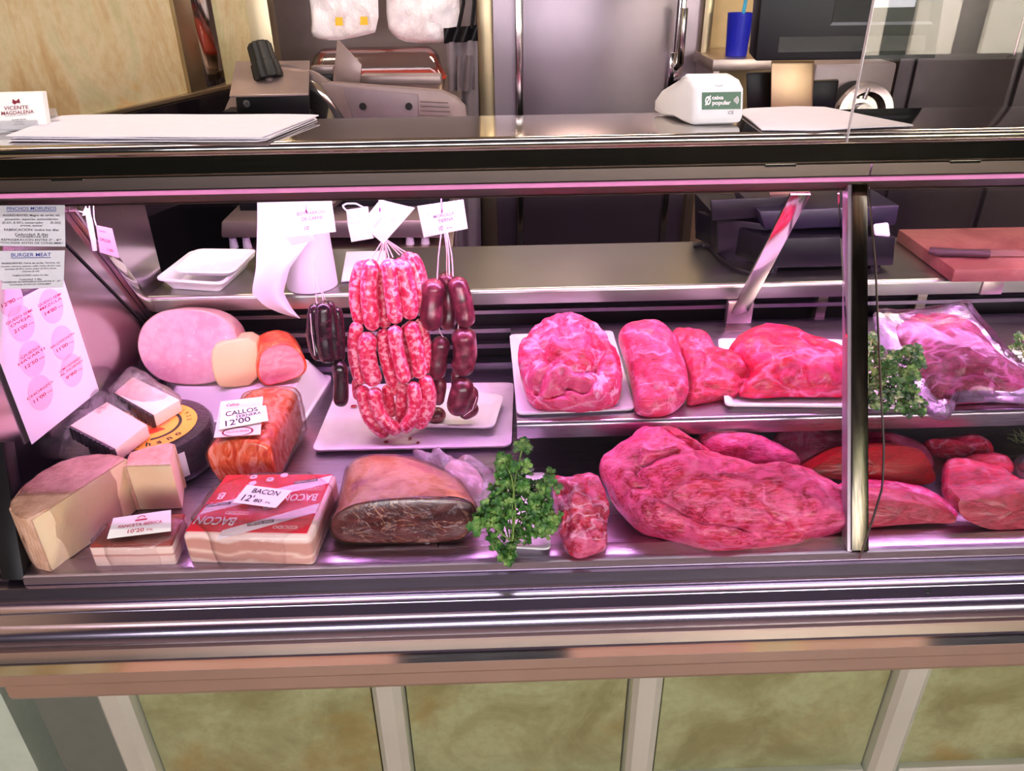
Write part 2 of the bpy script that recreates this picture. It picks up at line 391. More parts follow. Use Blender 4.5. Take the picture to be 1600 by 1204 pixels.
# ------------------------------------------------------------------ the room
struct('floor', MB().box(-4, 4.5, -6, 4.2, -.05, 0), tile('terracotta_floor', (196, 160, 140), (212, 180, 160), (180, 146, 126), 2.0, .45))
struct('floor_2', MB().box(-3, 4, 1.55, 3.05, 0, .01), plain('dark_grey_floor', (58, 52, 70), .5))
struct('ceiling', MB().box(-4, 4.5, .9, 4.2, 2.7, 2.75), plain('ceiling_paint', (200, 190, 176), .8))
a_ = Vector((-1.0, 1.77, 0)); dw = Vector((.185, .5, 0)).normalized()
def wallpt(px, py, off=0):
    n_ = Vector((dw.y, -dw.x, 0)); return oP(px, py, a_+n_*off, n_)
def wallbox(t0, t1, z0, z1, th=.05, off=0):
    n_ = Vector((dw.y, -dw.x, 0)); p = a_+dw*t0+n_*off; q = a_+dw*t1+n_*off
    return MB().hexa([(v.x, v.y, z0) for v in (p, q, q-n_*th, p-n_*th)], [(v.x, v.y, z1) for v in (p, q, q-n_*th, p-n_*th)])
def wt(px, py, off=0): return (wallpt(px, py, off)-a_).dot(dw)
LB = wallpt(97, 188).z
t1 = wt(281, 90); t2 = wt(303, 90); t3 = wt(338, 90)
struct('wall_left', wallbox(-2.2, wt(392, 60), 0, 2.7), M['walltile'])
struct('trim_1', wallbox(wt(268, 20), wt(296, 20), LB, 2.7, .02, .012), M['brass_steel'], bevel=.002)
struct('trim_2', wallbox(wt(297, 20), wt(330, 20), LB, 2.7, .02, .008), M['mirror'], bevel=.002)
struct('baseboard_left', wallbox(-1.5, 1.2, LB-.012, LB, .02, .016), M['brass_steel'], bevel=.002)
struct('wall_back', MB().box(-2.5, 4.0, 3.06, 3.12, 0, 2.7), plain('tan_wall', (206, 180, 130), .6))
struct('wall_right', MB().box(3.9, 3.95, .6, 3.1, 0, 2.7), M['walltile'])
c0 = oY(387, 60, 2.55); c1 = oY(426, 60, 2.55)
struct('trim_3', MB().box(c0.x, c1.x, 2.55, 2.63, 0, 2.7), M['brass_steel'], bevel=.004)
b0 = oY(428, 60, 2.95).x; b1 = oY(745, 60, 2.95).x
struct('wall_back_panel', MB().box(b0, b1, 2.98, 3.05, 0, 2.7), plain('taupe_panel', (112, 98, 98), .35, metal=.3))
# cold room
cx0, cx1 = oY(745, 60, 2.9).x, oY(1112, 60, 2.9).x
struct('trim_4', MB().box(cx0, oY(771, 60, 2.9).x, 2.9, 2.98, 0, 2.7), M['brass_steel'], bevel=.01)
struct('trim_5', MB().box(oY(1096, 60, 2.9).x, cx1, 2.9, 2.98, 0, 2.7), M['brass_steel'], bevel=.01)
struct('wall_cold_room', MB().box(cx0, cx1, 2.94, 3.04, 0, 2.7), M['coldroom'])
dx0, dx1 = oY(816, 60, 2.9).x, oY(1056, 60, 2.9).x
dr = thing('door_1', 'wide brushed steel cold room door behind the counter', 'door', ((dx0+dx1)/2, 2.9, .1)); dr['kind'] = 'structure'
obj('door_leaf', MB().box(dx0, dx1, 2.9, 2.935, .12, 2.3), M['coldroom'], dr, bevel=.006)
fr_ = MB()
for x in (dx0-.012, dx1+.012): fr_.box(x-.012, x+.012, 2.885, 2.938, .1, 2.32)
obj('door_gasket', fr_, M['polished'], dr, bevel=.003)
hd = MB(); hx = oY(1066, 60, 2.82).x; za, zb_ = oY(1066, 12, 2.82).z, oY(1064, 84, 2.82).z
hd.tube([(hx, 2.9, zb_-.06), (hx, 2.82, zb_-.03), (hx, 2.82, za)], .012); hd.box(hx-.025, hx+.02, 2.87, 2.94, zb_-.14, zb_)
obj('door_handle', hd, M['polished'], dr, bevel=.004)
# street side behind the viewer
st = MB()
struct('street_wall', MB().box(-9, 10, -6.2, -6, 0, 4.5), plain('street_wall_dark', (60, 66, 56), .8, var=.4, scale=2))
for i in range(6):
    x = 2.0+i*.72
    struct('street_shutter', MB().box(x, x+.42, -5.99, -5.93, .6, 2.6-(i % 2)*.4), plain('pale_shutter_paint', (232, 226, 214), .7))
for i_, (x0_, x1_, c_) in enumerate(((-1.70, -1.48, (1, .5, .03)), (-1.47, -.42, (1, .13, .012)), (.26, .96, (1, .15, .012)), (.97, 1.16, (1, .5, .03)), (1.17, 1.66, (1, .26, .02)))):
    struct('trim_%d' % (10+i_), MB().box(x0_, x1_, .38, .58, 2.70, 2.748), emit('amber_lamp', c_, .42))  # glowing bars added out of view for amber reflections in the lower ledge
struct('stall_wall', MB().box(-6, 7, -2.7, -2.4, 0, 1.08), plain('dark_green_stall', (30, 42, 32), .6, var=.5, scale=3))  # unseen wall added so the top fascia reflects dark green
area('shutter_daylight', (3.8, -4.2, 3.6), (rad(-52), 0, 0), 4, 1, 2300, (1, .95, .86))
struct('street_awning', MB().box(-5, 6, -3.2, .9, 2.75, 2.8), plain('dark_violet_awning', (52, 46, 66), .8))  # added overhead, out of view, to darken and tint reflections in glass and steel

# ------------------------------------------------------------------ the display case
XL, XR = -.735, 2.1
case = thing('display_case', 'long stainless steel refrigerated meat display case with sloping glass front', 'display case', (0.5, .83, 0))
def yz(py, y, px=800): return (y, oY(px, py, y).z)
def yz2(py, z, px=800): p = oZ(px, py, z); return (p.y, z)
# counter top and its rounded nose
XO = -.95
nose = [(1.104+.0095*math.cos(a), 1.3765+.0095*math.sin(a)) for a in [rad(90+180*k/12) for k in range(13)]]
obj('counter_top', MB().prism([(1.268, 1.386), (1.104, 1.386)]+nose[1:]+[(1.12, 1.367), (1.12, 1.375), (1.268, 1.375)], XO, XR), M['mirror'], case, smooth=30)
obj('top_fascia', MB().prism([(1.1065, 1.3655), (1.1065, 1.342), (1.104, 1.3405), (1.104, 1.3385), (1.15, 1.3385), (1.15, 1.3655)], XO, XR), M['mirror'], case, smooth=20)
ff = MB(); xj = oY(1359, 270, 1.12).x
for a, b in ((XO, xj-.0015), (xj+.0015, XR)): ff.prism([(1.119, 1.3385), (1.119, 1.318), (1.112, 1.3165), (1.112, 1.314), (1.15, 1.314), (1.15, 1.3385)], a, b)
obj('middle_fascia', ff, M['fascia'], case, smooth=20)
obj('lower_fascia', MB().prism([(1.114, 1.314), (1.110, 1.3115), (1.112, 1.309), (1.122, 1.308), (1.134, 1.2935), (1.132, 1.2925), (1.145, 1.291), (1.147, 1.314)], XO, XR), M['fascia'], case, smooth=20)
for px in (95, 1222, 1510): 
    x = oY(px, 255, 1.1).x; obj('hinge_tab', MB().box(x-.022, x+.022, 1.103, 1.13, 1.3365, 1.340), M['polished'], case)
obj('pink_seal', MB().prism([(1.1095, 1.3185), (1.1075, 1.3175), (1.1075, 1.3125), (1.1095, 1.3115)], XO, XR), plain('pink_rubber_seal', (226, 140, 196), .3), case, smooth=30)  # bright line of reflected tube light, put in as pink colour
obj('deck_seam', MB().prism([(.868, DK+.0006), (.8705, DK+.0006), (.8705, DK+.001), (.868, DK+.001)], -.672, XR), M['dark'], case)
# canopy with lamp
obj('lamp_canopy', MB().prism([(1.147, 1.375), (1.268, 1.375), (1.268, 1.298), (1.264, 1.298), (1.264, 1.368), (1.147, 1.368)], XO+.1, XR), M['satin'], case)
lt = case
obj('lamp_tube', MB().cyl((XL+.02, 1.175, 1.326), (XR-.05, 1.175, 1.326), .009, n=16), emit('tube_glow', TUBE_COL, TUBE_POWER), lt)
for x in (XL+.012, XR-.045):
    tc_ = MB(); tc_.cyl((x-.012, 1.175, 1.326), (x+.012, 1.175, 1.326), .015, n=20); tc_.box(x-.008, x+.008, 1.170, 1.180, 1.33, 1.3685)
    obj('lamp_holder', tc_, M['white_plastic'], lt)
# deck, front ledge
obj('deck_plate', MB().prism([(.852, DK), (1.50, DK), (1.50, DK-.006), (.852, DK-.006)], XL+.001, oZ(702, 650, DK).x-.002), M['deck'], case)
xs = oZ(800, 780, DK).x
obj('deck_plate', MB().prism([(.852, DK), (1.50, DK), (1.50, DK-.006), (.852, DK-.006)], oZ(702, 650, DK).x, XR), M['deck'], case)
led = [(.868, DK+.0006), (.868, DK+.003), (.864, DK+.004), (.838, DK+.0015), (.834, DK), (.832, DK-.012), (.836, DK-.013), (.868, DK-.013)]
obj('front_ledge', MB().prism(led, -.672, XR), M['deck'], case, smooth=20)
# polished bumper profile
def bump_prof():
    p = [(.842, .838), (.826, .836)]
    p += [(.822, .822), (.820, .816)]
    p += [(.8195, .8125), (.8165, .8132), (.8140, .8125)]
    p += [(.8075, .8094), (.8065, .8085), (.8060, .8072)]
    p += [(.7945, .7985), (.7935, .7985), (.7870, .7954), (.7830, .7925), (.7805, .7885), (.7785, .783)]
    p += [(.777, .776), (.781, .768), (.79, .765), (.80, .758)]
    p += [(.86, .758), (.86, .838)]
    return p
bp = bump_prof()
obj('front_bumper', MB().prism(bp, -.74, XR), brushed('bumper_steel', (206, 192, 218), .17, .21, (2, 60, 60), 0), case, smooth=30)
def P(*a): return [yz(py, y) for py, y in a]
def rail(nm, x0, pts, mat, sm=20):
    pr = P(*pts); obj(nm, MB().prism(pr+[(.86, pr[-1][1]), (.86, pr[0][1])], x0, XR), mat, case, smooth=sm)
ledgem = brushed('ledge_steel', (196, 196, 190), .05, .12, (2, 60, 60), .02)
rail('upper_rail', -.76, ((964, .795), (983, .795)), M['satin'])
rail('upper_ledge', -.76, ((983, .7952), (995, .786)), ledgem)
rail('middle_rail', -.755, ((995, .7858), (1011, .7855)), M['satin'])
rail('lower_ledge', -.725, ((1011, .7855), (1031, .7690)), ledgem)
rail('lower_rail', -.725, ((1031, .7688), (1045, .7685), (1047, .772)), M['satin'])
rail('bottom_lip', -.712, ((1047, .7725), (1063, .7725), (1066, .776)), M['satin'])
zl = yz(1063, .7725)[1]+.004
# base: tiles between posts
PY = .835
xs_posts = [(142, 192), (580, 625), (990, 1036), (1402, 1450)]
px_edges = [(oY(a, 1080, PY-.02).x, oY(b, 1080, PY-.02).x) for a, b in xs_posts]
obj('side_panel', MB().box(-.735, px_edges[0][0]+.005, PY, PY+.01, 0, zl), plain('grey_side_panel', (104, 112, 104), .4, metal=.3), case)
edges = px_edges+[(1.35, 1.39)]
for i, (a, b) in enumerate(edges):
    mid = (a+b)/2; w = (b-a)
    prof = [(a-.004, PY), (a, PY-.012), (a+.008, PY-.02), (b-.012, PY-.02), (b, PY-.012), (b+.004, PY), (b+.004, PY+.012), (a-.004, PY+.012)]
    mb = MB().loft([[(x, y, 0.0) for x, y in prof], [(x, y, zl+.01) for x, y in prof]])
    obj('base_post', mb, M['alu'], case, smooth=20)
    if i < len(edges)-1:
        x1 = edges[i+1][0]-.006; x0 = b+.006; zr = oY(1500, 1187, PY).z
        obj('base_tile', MB().box(x0, x1, PY, PY+.01, zr, zl), M['basetile'], case, bevel=.001)
        obj('base_rail', MB().box(x0, x1, PY-.012, PY+.01, zr-.022, zr), M['alu'], case, bevel=.002)
        obj('base_tile', MB().box(x0, x1, PY, PY+.01, 0.02, zr-.023), M['basetile'], case, bevel=.001)
obj('case_body', MB().box(-.73, XR, .865, 1.5, 0, .835), M['dark'], case)
# glass
for nm, a, b in (('a', XL, oG(1326, 560).x), ('b', oG(1372, 560).x-.004, XR)):
    g0, g1 = Vector((0, .838, .854)), Vector((0, 1.131, 1.3075)); k = -GN*.006
    obj('front_glass', MB().hexa([(a, g0.y, g0.z), (b, g0.y, g0.z), (b, g0.y+k.y, g0.z+k.z), (a, g0.y+k.y, g0.z+k.z)], [(a, g1.y, g1.z), (b, g1.y, g1.z), (b, g1.y+k.y, g1.z+k.z), (a, g1.y+k.y, g1.z+k.z)]), M['glass'], case)
# dark polished mullion between the panes
pT, pB = [oG(x, 282, .004) for x in (1332, 1356)], [oG(x, 861, .004) for x in (1331, 1358)]
dk = -GN*.03
pm = N('mullion_metal'); pm.l(pm.ramp(pm.noise(pm.map((40, 4, 4)), 4, 4), ((.3, L((60, 56, 50))), (.7, L((104, 98, 84))))), pm.b.inputs['Base Color']); pm.set(rough=.16, metal=1.0)
obj('mullion', MB().hexa([pB[0], pB[1], pB[1]+dk, pB[0]+dk], [pT[0], pT[1], pT[1]+dk, pT[0]+dk]), pm.m, case, bevel=.0015)
l0, l1 = [oG(x, 282, .001) for x in (1325, 1332)], [oG(x, 861, .001) for x in (1324, 1331)]
obj('mullion_trim', MB().hexa([l1[0], l1[1], l1[1]+dk*.6, l1[0]+dk*.6], [l0[0], l0[1], l0[1]+dk*.6, l0[0]+dk*.6]), plain('grey_silicone', (176, 160, 176), .3, metal=.6), case)
# hanging black cable along the mullion
cb = [(1357, 258), (1358, 300), (1368, 420), (1374, 560), (1381, 700), (1379, 760), (1364, 810), (1350, 850), (1343, 873)]
cb = [oG(x, y, .004) for x, y in cb]; cb = [q for q in resample(cb, 40, False)]
tag(obj('hanging_cable', MB().tube(cb, .0016, 8), M['polished']), 'thin dark cable hanging down beside the steel mullion of the glass front', 'cable')
# end wall of the case, slightly turned inwards towards the back
EN = Vector((.61, -.055, 0)).normalized(); EP = Vector((XL, .84, 0))
def oE(px, py, off=.001): return oP(px, py, EP+EN*off, EN)
def ex(y): return XL+(y-.84)*.055/.61
wl = ((.835, .84), (1.125, 1.292), (1.26, 1.325), (1.5, 1.325), (1.5, .84))
obj('end_panel', MB().loft([[(ex(y), y, z) for y, z in wl], [(ex(y)-.01, y, z) for y, z in wl]]), M['endpanel'], case)
obj('end_body', MB().loft([[(x, y, z) for y, z in ((.84, .70), (.84, .84), (1.13, 1.292), (1.27, 1.36), (1.5, 1.36), (1.5, .70))] for x in (XL-.012, XL-.1)]), M['black'], case)
# sloping struts at both ends of the worktop bay
def strut(p, q, w, nm='support_strut', mat='polished', th=.006):
    p, q = Vector(p), Vector(q); d = (q-p).normalized(); s_ = Vector((w/2, 0, 0)); n_ = d.cross(Vector((1, 0, 0))).normalized()*th
    return obj(nm, MB().hexa([p-s_, p+s_, p+s_+n_, p-s_+n_], [q-s_, q+s_, q+s_+n_, q-s_+n_]), M[mat], case, bevel=.001)
q0 = oY(1229, 300, 1.20); q1 = oY(1166, 487, 1.405)
q0.x = (q0.x+q1.x)/2+.003; q1.x = q0.x
strut(q0, q1, .032)
q0 = oE(106, 330); q1 = oE(236, 503)
def sidestrip(a, b, w, th, nm, mat):
    a = Vector(a); b = Vector(b); d = (b-a).normalized(); n_ = Vector((0, -d.z, d.y))*w
    return obj(nm, MB().hexa([a, a+n_, a+n_+Vector((th, 0, 0)), a+Vector((th, 0, 0))], [b, b+n_, b+n_+Vector((th, 0, 0)), b+Vector((th, 0, 0))]), mat, case, bevel=.0008)
sidestrip(q0, q1, .024, .012, 'support_strut', M['polished'])
sidestrip(oE(98, 378), oE(226, 508), .004, .002, 'panel_joint', M['dark'])
# worktop of the case (serving side)
WF, WB = 1.425, 1.69
nz_ = [(WF+.009-.009*math.sin(rad(k)), WK-.009+.009*math.cos(rad(k))) for k in range(0, 91, 15)]
obj('worktop', MB().prism([(WB, WK)]+nz_+[(WF, WK-.032), (WF+.006, WK-.032), (WF+.006, WK-.012), (WB, WK-.012)], -.69, XR), brushed('worktop_steel', (176, 176, 170), .26, .36, (2, 80, 80), .05), case, smooth=30)
bc = MB(); x = oY(1158, 490, WF-.02).x; bc.box(x-.026, x+.026, WF-.014, WF+.004, WK-.085, WK-.034)
obj('shelf_bracket', bc, M['satin'], case, bevel=.003)
x = oY(1552, 447, WF-.004).x; obj('edge_clip', MB().box(x-.022, x+.022, WF-.004, WF+.004, WK-.034, WK+.003), M['satin'], case, bevel=.001)
# air grille
gm = MB()
for py, h in ((488, .008), (517, .009), (541, .010), (571, .012), (597, .004)):
    z = oY(750, py, 1.445).z; gm.prism([(1.445, z-h/2), (1.445, z+h/2), (1.46, z+h/2), (1.46, z-h/2)], -.682, XR)
obj('air_grille', gm, M['deck'], case)
obj('grille_back', MB().box(-.68, XR, 1.49, 1.5, DK, WK-.02), M['dark'], case)
for px in (1286, 1440):
    x = oY(px, 490, 1.45).x; obj('grille_bracket', MB().box(x-.01, x+.01, 1.462, 1.48, .86, 1.0), M['satin'], case)
# raised step shelf on the right
sx0 = oZ(808, 663, SH).x; sf = oZ(1000, 656, SH).y
snz = [(sf+.008-.008*math.sin(rad(k)), SH-.008+.008*math.cos(rad(k))) for k in range(0, 91, 15)]
obj('step_shelf', MB().prism([(1.42, SH)]+snz+[(sf+.001, SH-.03), (sf+.004, SH-.03), (sf+.004, SH-.006), (1.42, SH-.006)], sx0, XR), M['deck'], case, smooth=30)
obj('shelf_riser', MB().box(sx0+.005, XR, 1.2, 1.41, DK+.001, SH-.007), M['dark'], case)

# pillar at the far left below the counter
struct('trim_6', MB().box(-1.1, oY(24, 1130, .86).x, .86, 1.2, 0, .72), plain('pale_green_pillar', (176, 188, 172), .6))

e0, e1 = [oG(x, y, .001) for x, y in ((-30, 690), (2, 690))], [oG(x, y, .001) for x, y in ((2, 906), (38, 906))]
obj('corner_trim', MB().hexa([e1[0], e1[1], e1[1]+dk, e1[0]+dk], [e0[0], e0[1], e0[1]+dk, e0[0]+dk]), M['black'], case, bevel=.001)

hp = Vector((oY(1455, 912, .80).x, .8015, .8042)); obj('screw_hole', MB().lathe(hp+Vector((0, 0, -.001)), [(0, 0), (.0035, 0), (.0035, .0035), (0, .0035)], (0, -.58, .81), 16), M['dark'], case)

# ------------------------------------------------------------------ behind the counter
def hexpx(front4, y0, depth, rev=0):
    """solid whose front face (TL TR BR BL pixels) stands at distance y0, running back by depth"""
    f = [oY(a, b, y0) for a, b in front4]; bk = [p+Vector((0, depth, 0)) for p in f]
    return MB().hexa([f[3], f[2], bk[2], bk[3]], [f[0], f[1], bk[1], bk[0]])
# back counters
zt = .93
tb_ = thing('work_table', 'stainless steel work table behind the counter carrying the slicer', 'table', (-.75, 2.25, 0))
xa, xb = -.66, oY(708, 400, 1.98).x
obj('table_top', MB().box(xa, xb, 1.98, 2.6, zt-.03, zt), M['satin'], tb_, bevel=.004)
obj('shelf', MB().box(xa+.02, xb-.02, 2.0, 2.58, .5, .52), M['satin'], tb_)
obj('back_panel', MB().box(xa+.02, xb-.02, 2.56, 2.58, .52, zt-.03), M['dark'], tb_)
for x in (xa+.03, xb-.03):
    for y in (2.01, 2.55): obj('leg', MB().box(x-.018, x+.018, y-.018, y+.018, 0, zt-.03), M['satin'], tb_, bevel=.003)
lw = MB(); n_ = Vector((dw.y, -dw.x, 0))
bcn = thing('back_counter', 'black stone back counter along the tiled wall at the left', 'counter', (-1.1, 1.9, 0))
def wbox(t0, t1, z0, z1, o0, o1):
    q = [a_+dw*t0+n_*o0, a_+dw*t1+n_*o0, a_+dw*t1+n_*o1, a_+dw*t0+n_*o1]
    return MB().hexa([(v.x, v.y, z0) for v in q], [(v.x, v.y, z1) for v in q])
obj('upstand', wbox(-.35, 1.0, LB-.16, LB-.013, .001, .03), plain('black_granite', (26, 22, 28), .15, var=.5, scale=80), bcn)
obj('worktop', wbox(-.35, .2, LB-.2, LB-.165, .03, .20), bpy.data.materials['black_granite'], bcn)
obj('cabinet', wbox(-.35, 1.0, 0, LB-.165, .001, .028), M['navy'], bcn)
# slicer
Y0 = 2.03
sl = thing('meat_slicer', 'grey metal meat slicer with black dial on the table behind the counter', 'slicer', (-.5, 2.2, zt))
sb = MB()
A = [oY(358, 149, Y0), oY(482, 146, Y0)]; zt2 = A[0].z; zf = oY(370, 93, Y0+.2).z
B = [oY(484, 94, Y0+.17), oY(368, 95, Y0+.17)]
sb.hexa([A[0]-Vector((0, 0, .006)), A[1]-Vector((0, 0, .006)), B[0]-Vector((0, 0, .006)), B[1]-Vector((0, 0, .006))], [A[0], A[1], B[0], B[1]])
obj('top_plate', sb, plain('grey_cast_metal', (156, 138, 136), .35, metal=.5), sl, bevel=.002)
GM = bpy.data.materials['grey_cast_metal']
obj('control_box', MB().hexa([oY(372, 190, Y0+.02), oY(484, 188, Y0+.02), oY(480, 150, Y0+.2), oY(372, 152, Y0+.2)], [oY(368, 150, Y0+.02), oY(484, 148, Y0+.02), B[0]-Vector((0, 0, .008)), B[1]-Vector((0, 0, .008))]), M['navy'], sl, bevel=.003)
c = oY(386, 162, Y0+.018); obj('lock_ring', MB().lathe(c, [(.0045, 0), (.0045, .004), (.009, .004), (.009, 0)], (0, -1, .1), 24), M['polished'], sl)
k0, k1 = oY(421, 124, Y0+.08), oY(410, 88, Y0+.10)
dial = MB(); ax = (k1-k0).normalized(); a1_ = ax.orthogonal().normalized(); b1_ = ax.cross(a1_)
rg = []
for h, r in ((0, .034), (.01, .036), (.04, .034), (.042, .031), (.085, .029), (.09, .025)):
    rg.append([k0+ax*h+(a1_*math.cos(t)+b1_*math.sin(t))*(r*(1+.05*math.cos(12*t))) for t in [2*math.pi*k/72 for k in range(72)]])
obj('dial_knob', dial.loft(rg), M['knob'], sl, smooth=30)
obj('dial_stem', MB().cyl(k0-ax*.03, k0+ax*.002, .012), GM, sl)
c = oY(480, 230, Y0+.13); bl = MB(); ax2 = Vector((-.25, -1, .25)); bl.lathe(oY(455, 225, Y0+.10), [(.0, 0), (.172, .0), (.178, .006), (.172, .012), (.15, .016), (0, .018)], ax2, 72)
obj('blade', bl, M['polished'], sl)
bl = MB(); bl.lathe(oY(455, 225, Y0+.11), [(.178, -.02), (.197, -.02), (.197, .02), (.18, .02)], ax2, 72); obj('blade_guard', bl, GM, sl)
cg = [(500, 131), (520, 129), (690, 142), (712, 152), (728, 168), (731, 190), (731, 240), (560, 240), (548, 200)]
def plate(pts, y0, d, tilt=0):
    f = [oY(a, b, y0)+Vector((0, tilt*(1-i % 1), 0)) for i, (a, b) in enumerate(pts)]
    return MB().loft([f, [p+Vector((0, d, 0)) for p in f]])
obj('carriage', plate(cg, Y0+.06, .03), GM, sl, bevel=.003)
obj('carriage_face', plate([(535, 136), (653, 147), (655, 235), (568, 235)], Y0+.055, .006), plain('mauve_grey_metal', (142, 126, 132), .4, metal=.4), sl, bevel=.002)
for i in range(5):
    z = 152+i*7; obj('grip_rib', MB().cyl(oY(657, z+6, Y0+.058), oY(700+i*2, z+8, Y0+.058), .0022, n=8), GM, sl)
for px, py in ((567, 166), (639, 166)): c = oY(px, py, Y0+.054); obj('rubber_stud', MB().cyl(c, c-Vector((0, .004, 0)), .009), M['knob'], sl)
obj('pusher_plate', MB().hexa([oY(520, 127, Y0+.12), oY(562, 130, Y0+.10), oY(563, 130, Y0+.108), oY(521, 127, Y0+.128)], [oY(527, 61, Y0+.12), oY(565, 101, Y0+.10), oY(566, 101, Y0+.108), oY(528, 61, Y0+.128)]), GM, sl, bevel=.0015)
obj('arm_bar', hexpx([(485, 116), (520, 115), (521, 128), (485, 128)], Y0+.14, .03), M['black'], sl, bevel=.003)
obj('arm_rail', hexpx([(486, 103), (522, 103), (520, 116), (486, 115)], Y0+.2, .03), GM, sl, bevel=.003)
obj('guide_rail', hexpx([(563, 118), (688, 118), (690, 132), (563, 131)], Y0+.16, .06), GM, sl, bevel=.002)
obj('body_base', MB().hexa([oY(345, 372, 2.0), oY(700, 372, 2.0), oY(700, 372, 2.0)+Vector((0, .35, 0)), oY(345, 372, 2.0)+Vector((0, .35, 0))], [oY(345, 346, 2.0), oY(700, 343, 2.0), oY(700, 343, 2.0)+Vector((0, .35, 0)), oY(345, 346, 2.0)+Vector((0, .35, 0))]), GM, sl, bevel=.006)
obj('body_column', MB().box(oY(370, 300, 2.1).x, oY(500, 300, 2.1).x, 2.1, 2.3, oY(400, 345, 2.1).z, zt2-.05), M['navy'], sl)
obj('body_hull', MB().box(oY(490, 300, 2.12).x, oY(700, 300, 2.12).x, 2.13, 2.3, oY(600, 345, 2.13).z, oY(600, 300, 2.13).z), M['navy'], sl)
zb2 = oY(500, 372, 2.0).z
for px in (362, 383, 640, 664, 430): 
    p = oY(px, 376, 2.01); obj('foot', MB().cyl((p.x, 2.02, zt), (p.x, 2.02, zb2), .012, .009, 16), M['white_plastic'], sl)
# lidded tray behind slicer
tr = thing('lidded_tray', 'steel tray under a clear domed plastic lid behind the slicer', 'tray', (-.2, 2.5, 1.2))
q = [oY(482, 128, 2.42), oY(697, 122, 2.42), oY(690, 96, 2.66), oY(488, 100, 2.66)]; zz = q[0].z
q = [Vector((p.x, p.y, zz)) for p in (q[0], q[1], oY(690, 100, 2.64), oY(492, 100, 2.64))]
obj('pan', MB().loft([[p-Vector((0, 0, .05)) for p in rrect(q, .03, 5, .01)], rrect(q, .03, 5)]), M['satin'], tr)
obj('red_liner', MB().loft([[p+Vector((0, 0, .001)) for p in rrect(q, .03, 5, -.002)], [p+Vector((0, 0, .008)) for p in rrect(q, .03, 5, -.002)]]), plain('red_liner', (186, 62, 40), .4), tr)
lo = [[p+Vector((0, 0, h)) for p in rrect(q, .04, 6, i)] for i, h in ((0, .009), (.004, .02), (.015, .06), (.035, .075))]
obj('clear_lid', MB().loft(lo, False), clear('lid_plastic', (.98, .96, .97), .10, .08), tr, smooth=50)
wsb = thing('wall_shelf', 'steel wall shelf behind the slicer under the lidded tray', 'shelf', (-.2, 2.6, zz-.1))
obj('shelf_board', MB().box(q[0].x-.03, q[1].x+.04, 2.40, 2.97, zz-.075, zz-.052), M['satin'], wsb)
obj('shelf_bracket', MB().box(q[1].x-.03, q[1].x, 2.5, 2.97, zz-.16, zz-.076), M['satin'], wsb)
# hanging plastic bags and apron
def hang(out, y0, th, name, mat, label, cat, amp=.012, seed=0, group=None):
    o2 = outl(out, 90, 1); P = [oY(x, y, y0) for x, y in o2]; c = sum(P, Vector())/len(P); mb = MB(); R_ = []
    for sgn, rngk in ((1, range(0, 13)), (-1, range(12, -1, -1))):
        for k in rngk:
            r = max(.02, k/12) if sgn == 1 else max(.02, k/12); w = math.sqrt(max(0, 1-r*r)); ring = []
            for p in P:
                v = c.lerp(p, r); nz = noise.noise(Vector((v.x*14+seed, v.z*5, sgn*3)))*amp + noise.noise(Vector((v.x*30+seed, v.z*22, 1)))*amp*.5
                ring.append(v-Vector((0, sgn*(th*w**.7)+nz*(.3+w), 0)))
            R_.append(ring)
    mb.loft(R_); o = obj(name, mb, mat, smooth=60); return tag(o, label, cat, group)
wb0 = N('white_bag_film'); wb0.b.inputs['Base Color'].default_value = L((244, 238, 246)); wb0.set(rough=.3, sss=.05); wb0.bump(wb0.noise(wb0.map((1.6, 1, .8), (.2, 0, .3)), 38, 5, .65, 1.6), .9, .006); WB_ = wb0.m
bg1 = thing('carrier_bag', 'white plastic carrier bags with small yellow squares hanging behind the slicer', 'bag', oY(536, 60, 2.6))
o = hang([(478, -40), (590, -40), (592, 49), (570, 55), (546, 60), (528, 63), (498, 62), (486, 55), (488, 30)], 2.6, .02, 'bag_film', WB_, '', '', seed=3); 
for k_ in ('label', 'category'): del o[k_]
o.parent = bg1; o.location = o.location-bg1.location; 
yel = plain('yellow_print', (240, 186, 20), .5)
for a, b in ((524, 27), (563, 26)):
    c4 = [oY(a, b, 2.556), oY(a+11, b, 2.556), oY(a+12, b+13, 2.556), oY(a, b+13, 2.556)]
    obj('yellow_square', sheet(c4, .001, 2, 2), yel, bg1)
hang([(603, -40), (716, -40), (720, 62), (700, 67), (640, 67), (616, 58), (604, 40)], 2.62, .03, 'plastic_bag', WB_, 'plain white crinkled plastic bag hanging between the yellow marked bags and the apron', 'bag', .016, 9)
apn = thing('apron', 'grey apron with black top band hanging left of the cold room', 'apron', oY(720, 200, 2.58))
gry = plain('grey_cloth', (122, 112, 120), .8)
def cloth(c4, nm, mat, d=0, amp=.01, par=apn):
    a, b, c, e_ = [oY(x, y, 2.58-d) for x, y in c4]
    return obj(nm, sheet([a, b, c, e_], .003, 24, 24, lambda u, v: amp*math.sin(u*11+v*2)), mat, par)
cloth([(697, 66), (746, 62), (752, 395), (712, 395)], 'cloth_body', gry)
cloth([(693, 44), (746, 39), (747, 64), (694, 68)], 'waistband', M['black'], .012)
cloth([(714, 88), (741, 86), (742, 140), (715, 145)], 'pocket', plain('grey_pocket', (112, 102, 110), .85), .014)
for a, b in ((724, 716), (741, 737)): obj('strap', MB().tube([oY(a, -30, 2.56), oY(a, 5, 2.56), oY(b, 45, 2.56)], .006, 8), M['black'], apn)
